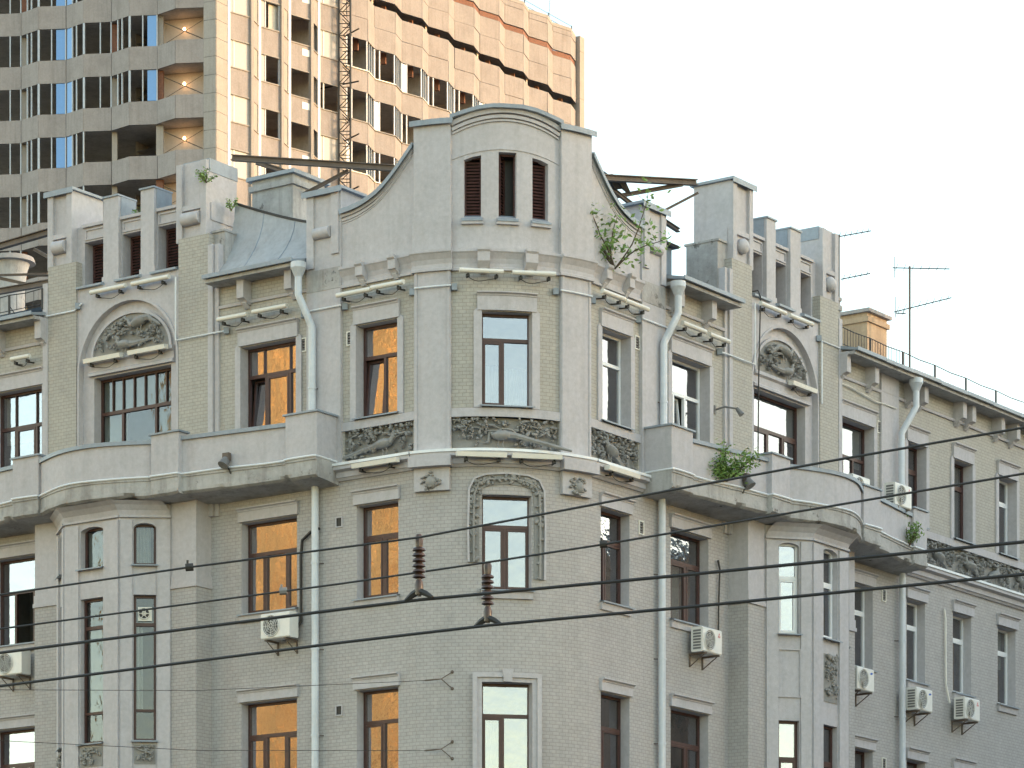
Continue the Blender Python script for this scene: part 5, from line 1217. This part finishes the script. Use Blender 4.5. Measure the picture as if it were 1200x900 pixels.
# ------------------------------------------------------------------ plants growing on the building
def leafy(base, stems, nleaf, size, seed, label, name='shrub', droop=0.0, leaf=0.045, spread=1.0):
    r = random.Random(seed); base = Vector(base)
    o = thing(name, label, 'plant', base, 'plants growing on the building')
    ms, ml = MB(), MB()
    for k in range(stems):
        d = Vector((r.uniform(-1, 1) * spread, r.uniform(-0.9, 0.2) * spread, r.uniform(0.5, 1.2) - droop)).normalized(); p = base.copy(); pts = [p.copy()]
        L_ = size * r.uniform(0.6, 1.0)
        for i in range(6):
            d = (d + Vector((r.uniform(-.25, .25), r.uniform(-.25, .25), r.uniform(-0.1, .2) - droop * .2))).normalized(); p = p + d * L_ / 6; pts.append(p.copy())
        ms.tube(pts, [0.012 * (1 - i / 8) * (1 + size * .5) for i in range(7)], 4)
        for i in range(nleaf):
            f = r.uniform(0.25, 1.0) * 6; i0 = min(int(f), 5); q = pts[i0].lerp(pts[i0 + 1], f - i0) + Vector((r.gauss(0, 1), r.gauss(0, 1), r.gauss(0, 1))) * size * 0.085
            a = Vector((r.uniform(-1, 1), r.uniform(-1, 1), r.uniform(-0.6, 0.6))).normalized(); b = a.cross(Vector((r.uniform(-1, 1), r.uniform(-1, 1), r.uniform(.2, 1)))).normalized(); s_ = leaf * r.uniform(0.6, 1.3)
            ml.face([q - a * s_, q + b * s_ * 0.45, q + a * s_, q - b * s_ * 0.45])
    ms.build('stem', 'stem', o); l = ml.build('foliage', 'leaf', o); l['kind'] = 'stuff'
    return o
leafy(MR(4.25, 18.86, 0.98), 20, 75, 0.92, 1, 'bright green bushy shrub rooted in the right balcony slab', 'shrub', 0.05, 0.05, 1.0)
leafy(MR(13.2, 18.8, 0.86), 7, 45, 0.75, 2, 'small green plant at the far end of the right balcony', 'shrub', 0.0, 0.045, 0.5)
leafy(MR(0.75, 23.14, 0.2), 8, 90, 2.0, 8, 'young tree sapling growing from the cornice in front of the right attic shoulder', 'sapling', -0.1, 0.07, 0.85)
leafy(ML(6.0, 25.75, 0.1), 6, 26, 0.4, 4, 'green tuft on the left bay pier, just under its top', 'plant_tuft', 0.3, 0.04)
leafy(ML(5.75, 25.2, -0.5), 4, 22, 0.34, 5, 'small green sprig on the side of the left bay pier', 'plant_tuft', 0.1, 0.04)
leafy(ML(8.45, 25.46, -0.35), 8, 24, 0.3, 6, 'low green weeds between the small attic piers', 'plant_tuft', 0.0, 0.04, 1.2)

# ------------------------------------------------------------------ overhead wires
def wire(name, pts2d, z, r, label, sag=0.0):
    """wire at height z whose distance follows from the photo rows"""
    P = []
    for px, py in pts2d: dep = (z - EYE) * F / (HOR - py); P.append(Vector(((px - 600) / F * dep, dep - DIST, z)))
    d0 = (P[0] - P[1]); d1 = (P[-1] - P[-2]); P = [P[0] + d0 * 1.5] + P + [P[-1] + d1 * 1.5]
    m = MB(); m.tube(P, r, 6); o = m.build(name, 'darksteel'); tag(o, label, 'wire', 'overhead wires across the street'); return P
w1 = wire('overhead_wire', [(0, 697), (220, 665), (490, 630), (740, 583), (980, 539), (1200, 501)], 6.70, 0.0085, 'thin upper wire carrying the insulator in front of the left brickwork')
w2 = wire('overhead_wire', [(0, 737), (400, 684), (571, 659), (707, 638), (980, 592), (1200, 555)], 6.72, 0.0085, 'thin wire carrying the insulator in front of the corner window')
w3 = wire('overhead_wire', [(0, 765), (400, 714), (491, 703), (800, 674), (1200, 635)], 6.26, 0.0125, 'thick wire held by the insulator in front of the left brickwork')
w4 = wire('overhead_wire', [(0, 804), (400, 753), (571, 733), (800, 712), (1200, 673)], 6.26, 0.0125, 'thick lowest wire, under the insulator of the corner window')
def insulator(px, y0, y1, ztop, zb_, label):
    dep = (zb_ - EYE) * F / (HOR - y1); x, y = (px - 600) / F * dep, dep - DIST
    zt_ = EYE + (HOR - y0) / F * dep
    o = thing('insulator', label, 'insulator', (x, y, zb_), 'brown insulators on the overhead wires')
    h = zt_ - zb_
    m = MB(); m.tube([(x, y, zb_ + 0.02), (x, y, zt_)], 0.018, 8); m.build('rod', 'porcelain', o)
    for k in range(6):
        z = zb_ + h * (0.36 + 0.085 * k); m = MB(); m.tube([(x, y, z - 0.018), (x, y, z - 0.008), (x, y, z + 0.006), (x, y, z + 0.02)], [0.022, 0.05, 0.046, 0.02], 14); m.build('disc', 'porcelain', o, smooth=True)
    m = MB(); m.tube([(x, y, zb_ + 0.03), (x, y, zb_ + h * 0.22), (x, y, zb_ + h * 0.3)], [0.03, 0.034, 0.024], 10); m.build('fitting', 'porcelain', o, smooth=True)
    m = MB(); m.tube([(x, y, zt_ - h * 0.2), (x, y, zt_ - h * .05), (x, y, zt_ + 0.01)], [0.024, 0.032, 0.022], 8); m.build('cap', 'porcelain', o, smooth=True)
    ux = (w3[3] - w3[2]).normalized(); m = MB(); c = Vector((x, y, zb_))
    m.tube([c - ux * 0.12, c - ux * 0.06 + Vector((0, 0, .035)), c + Vector((0, 0, 0.06)), c + ux * 0.06 + Vector((0, 0, .035)), c + ux * 0.12], [0.014, 0.024, 0.03, 0.024, 0.014], 6); m.build('clamp', 'black', o)
insulator(491, 628, 702, 6.7, 6.265, 'brown ribbed insulator between two wires in front of the left brickwork')
insulator(571.5, 660, 733, 6.7, 6.265, 'brown ribbed insulator between two wires in front of the corner window')
def wire_clip(px, py, z, label, s_=1.0, mat='black'):
    dep = (z - EYE) * F / (HOR - py); c = Vector(((px - 600) / F * dep, dep - DIST, z)); m = MB(); e = 0.03 * s_
    m.tube([c + Vector((-e, 0, 0)), c + Vector((e, 0, 0.004))], 0.03 * s_, 8); m.tube([c + Vector((-e * .5, 0, 0.02)), c + Vector((-e * .5, 0, 0.055 * s_))], 0.01, 5); tag(m.build('wire_clamp', mat), label, 'clamp', 'clamps on the overhead wires')
wire_clip(222, 665, 6.70, 'dark clamp on the upper wire in front of the left bay'); wire_clip(332, 693, 6.72, 'grey clamp on the second wire in front of a golden window', 1.0, 'acgrey'); wire_clip(707, 638, 6.72, 'dark clamp on the second wire beside the right brick window', .9)
# wall anchors with span wires
for k, (px, py, tail) in enumerate(((523, 798, 806), (523, 880, 862))):
    a0 = Vector(MC(-1.25, 0, 0.0)); dep = a0.y + DIST
    z0_ = EYE + (HOR - py) * dep / F
    o = thing('wall_anchor', ['upper', 'lower'][k] + ' forked wire anchor on the brick corner left of the moulded window', 'anchor', MC(-1.3, z0_, 0), 'span wire anchors')
    j = Vector(MC(-1.42, z0_ + 0.02, 0.2))
    for t, dz in ((-1.22, 0.2), (-1.22, -0.17)):
        e = Vector(MC(t, z0_ + dz, 0.0)); m = MB(); m.tube([j, e], 0.011, 5); m.build('arm', 'rust', o); m = MB(); m.ell(e, ((.04, 0, 0), (0, .04, 0), (0, 0, .04)), 6, 4); m.build('eye_bolt', 'rust', o)
    e = Vector(MC(-1.75, z0_ - 0.02, 0.34)); m = MB(); m.tube([j, j.lerp(e, .3), e.lerp(j, .1), e], [0.01, 0.02, 0.02, 0.008], 6); m.build('turnbuckle', 'rust', o)
    far_ = px_at(-80, tail + 2, -12); m = MB(); m.tube([e, e.lerp(far_, .5) - Vector((0, 0, .12)), far_], 0.006, 4); m.build('span_wire', 'darksteel', o)
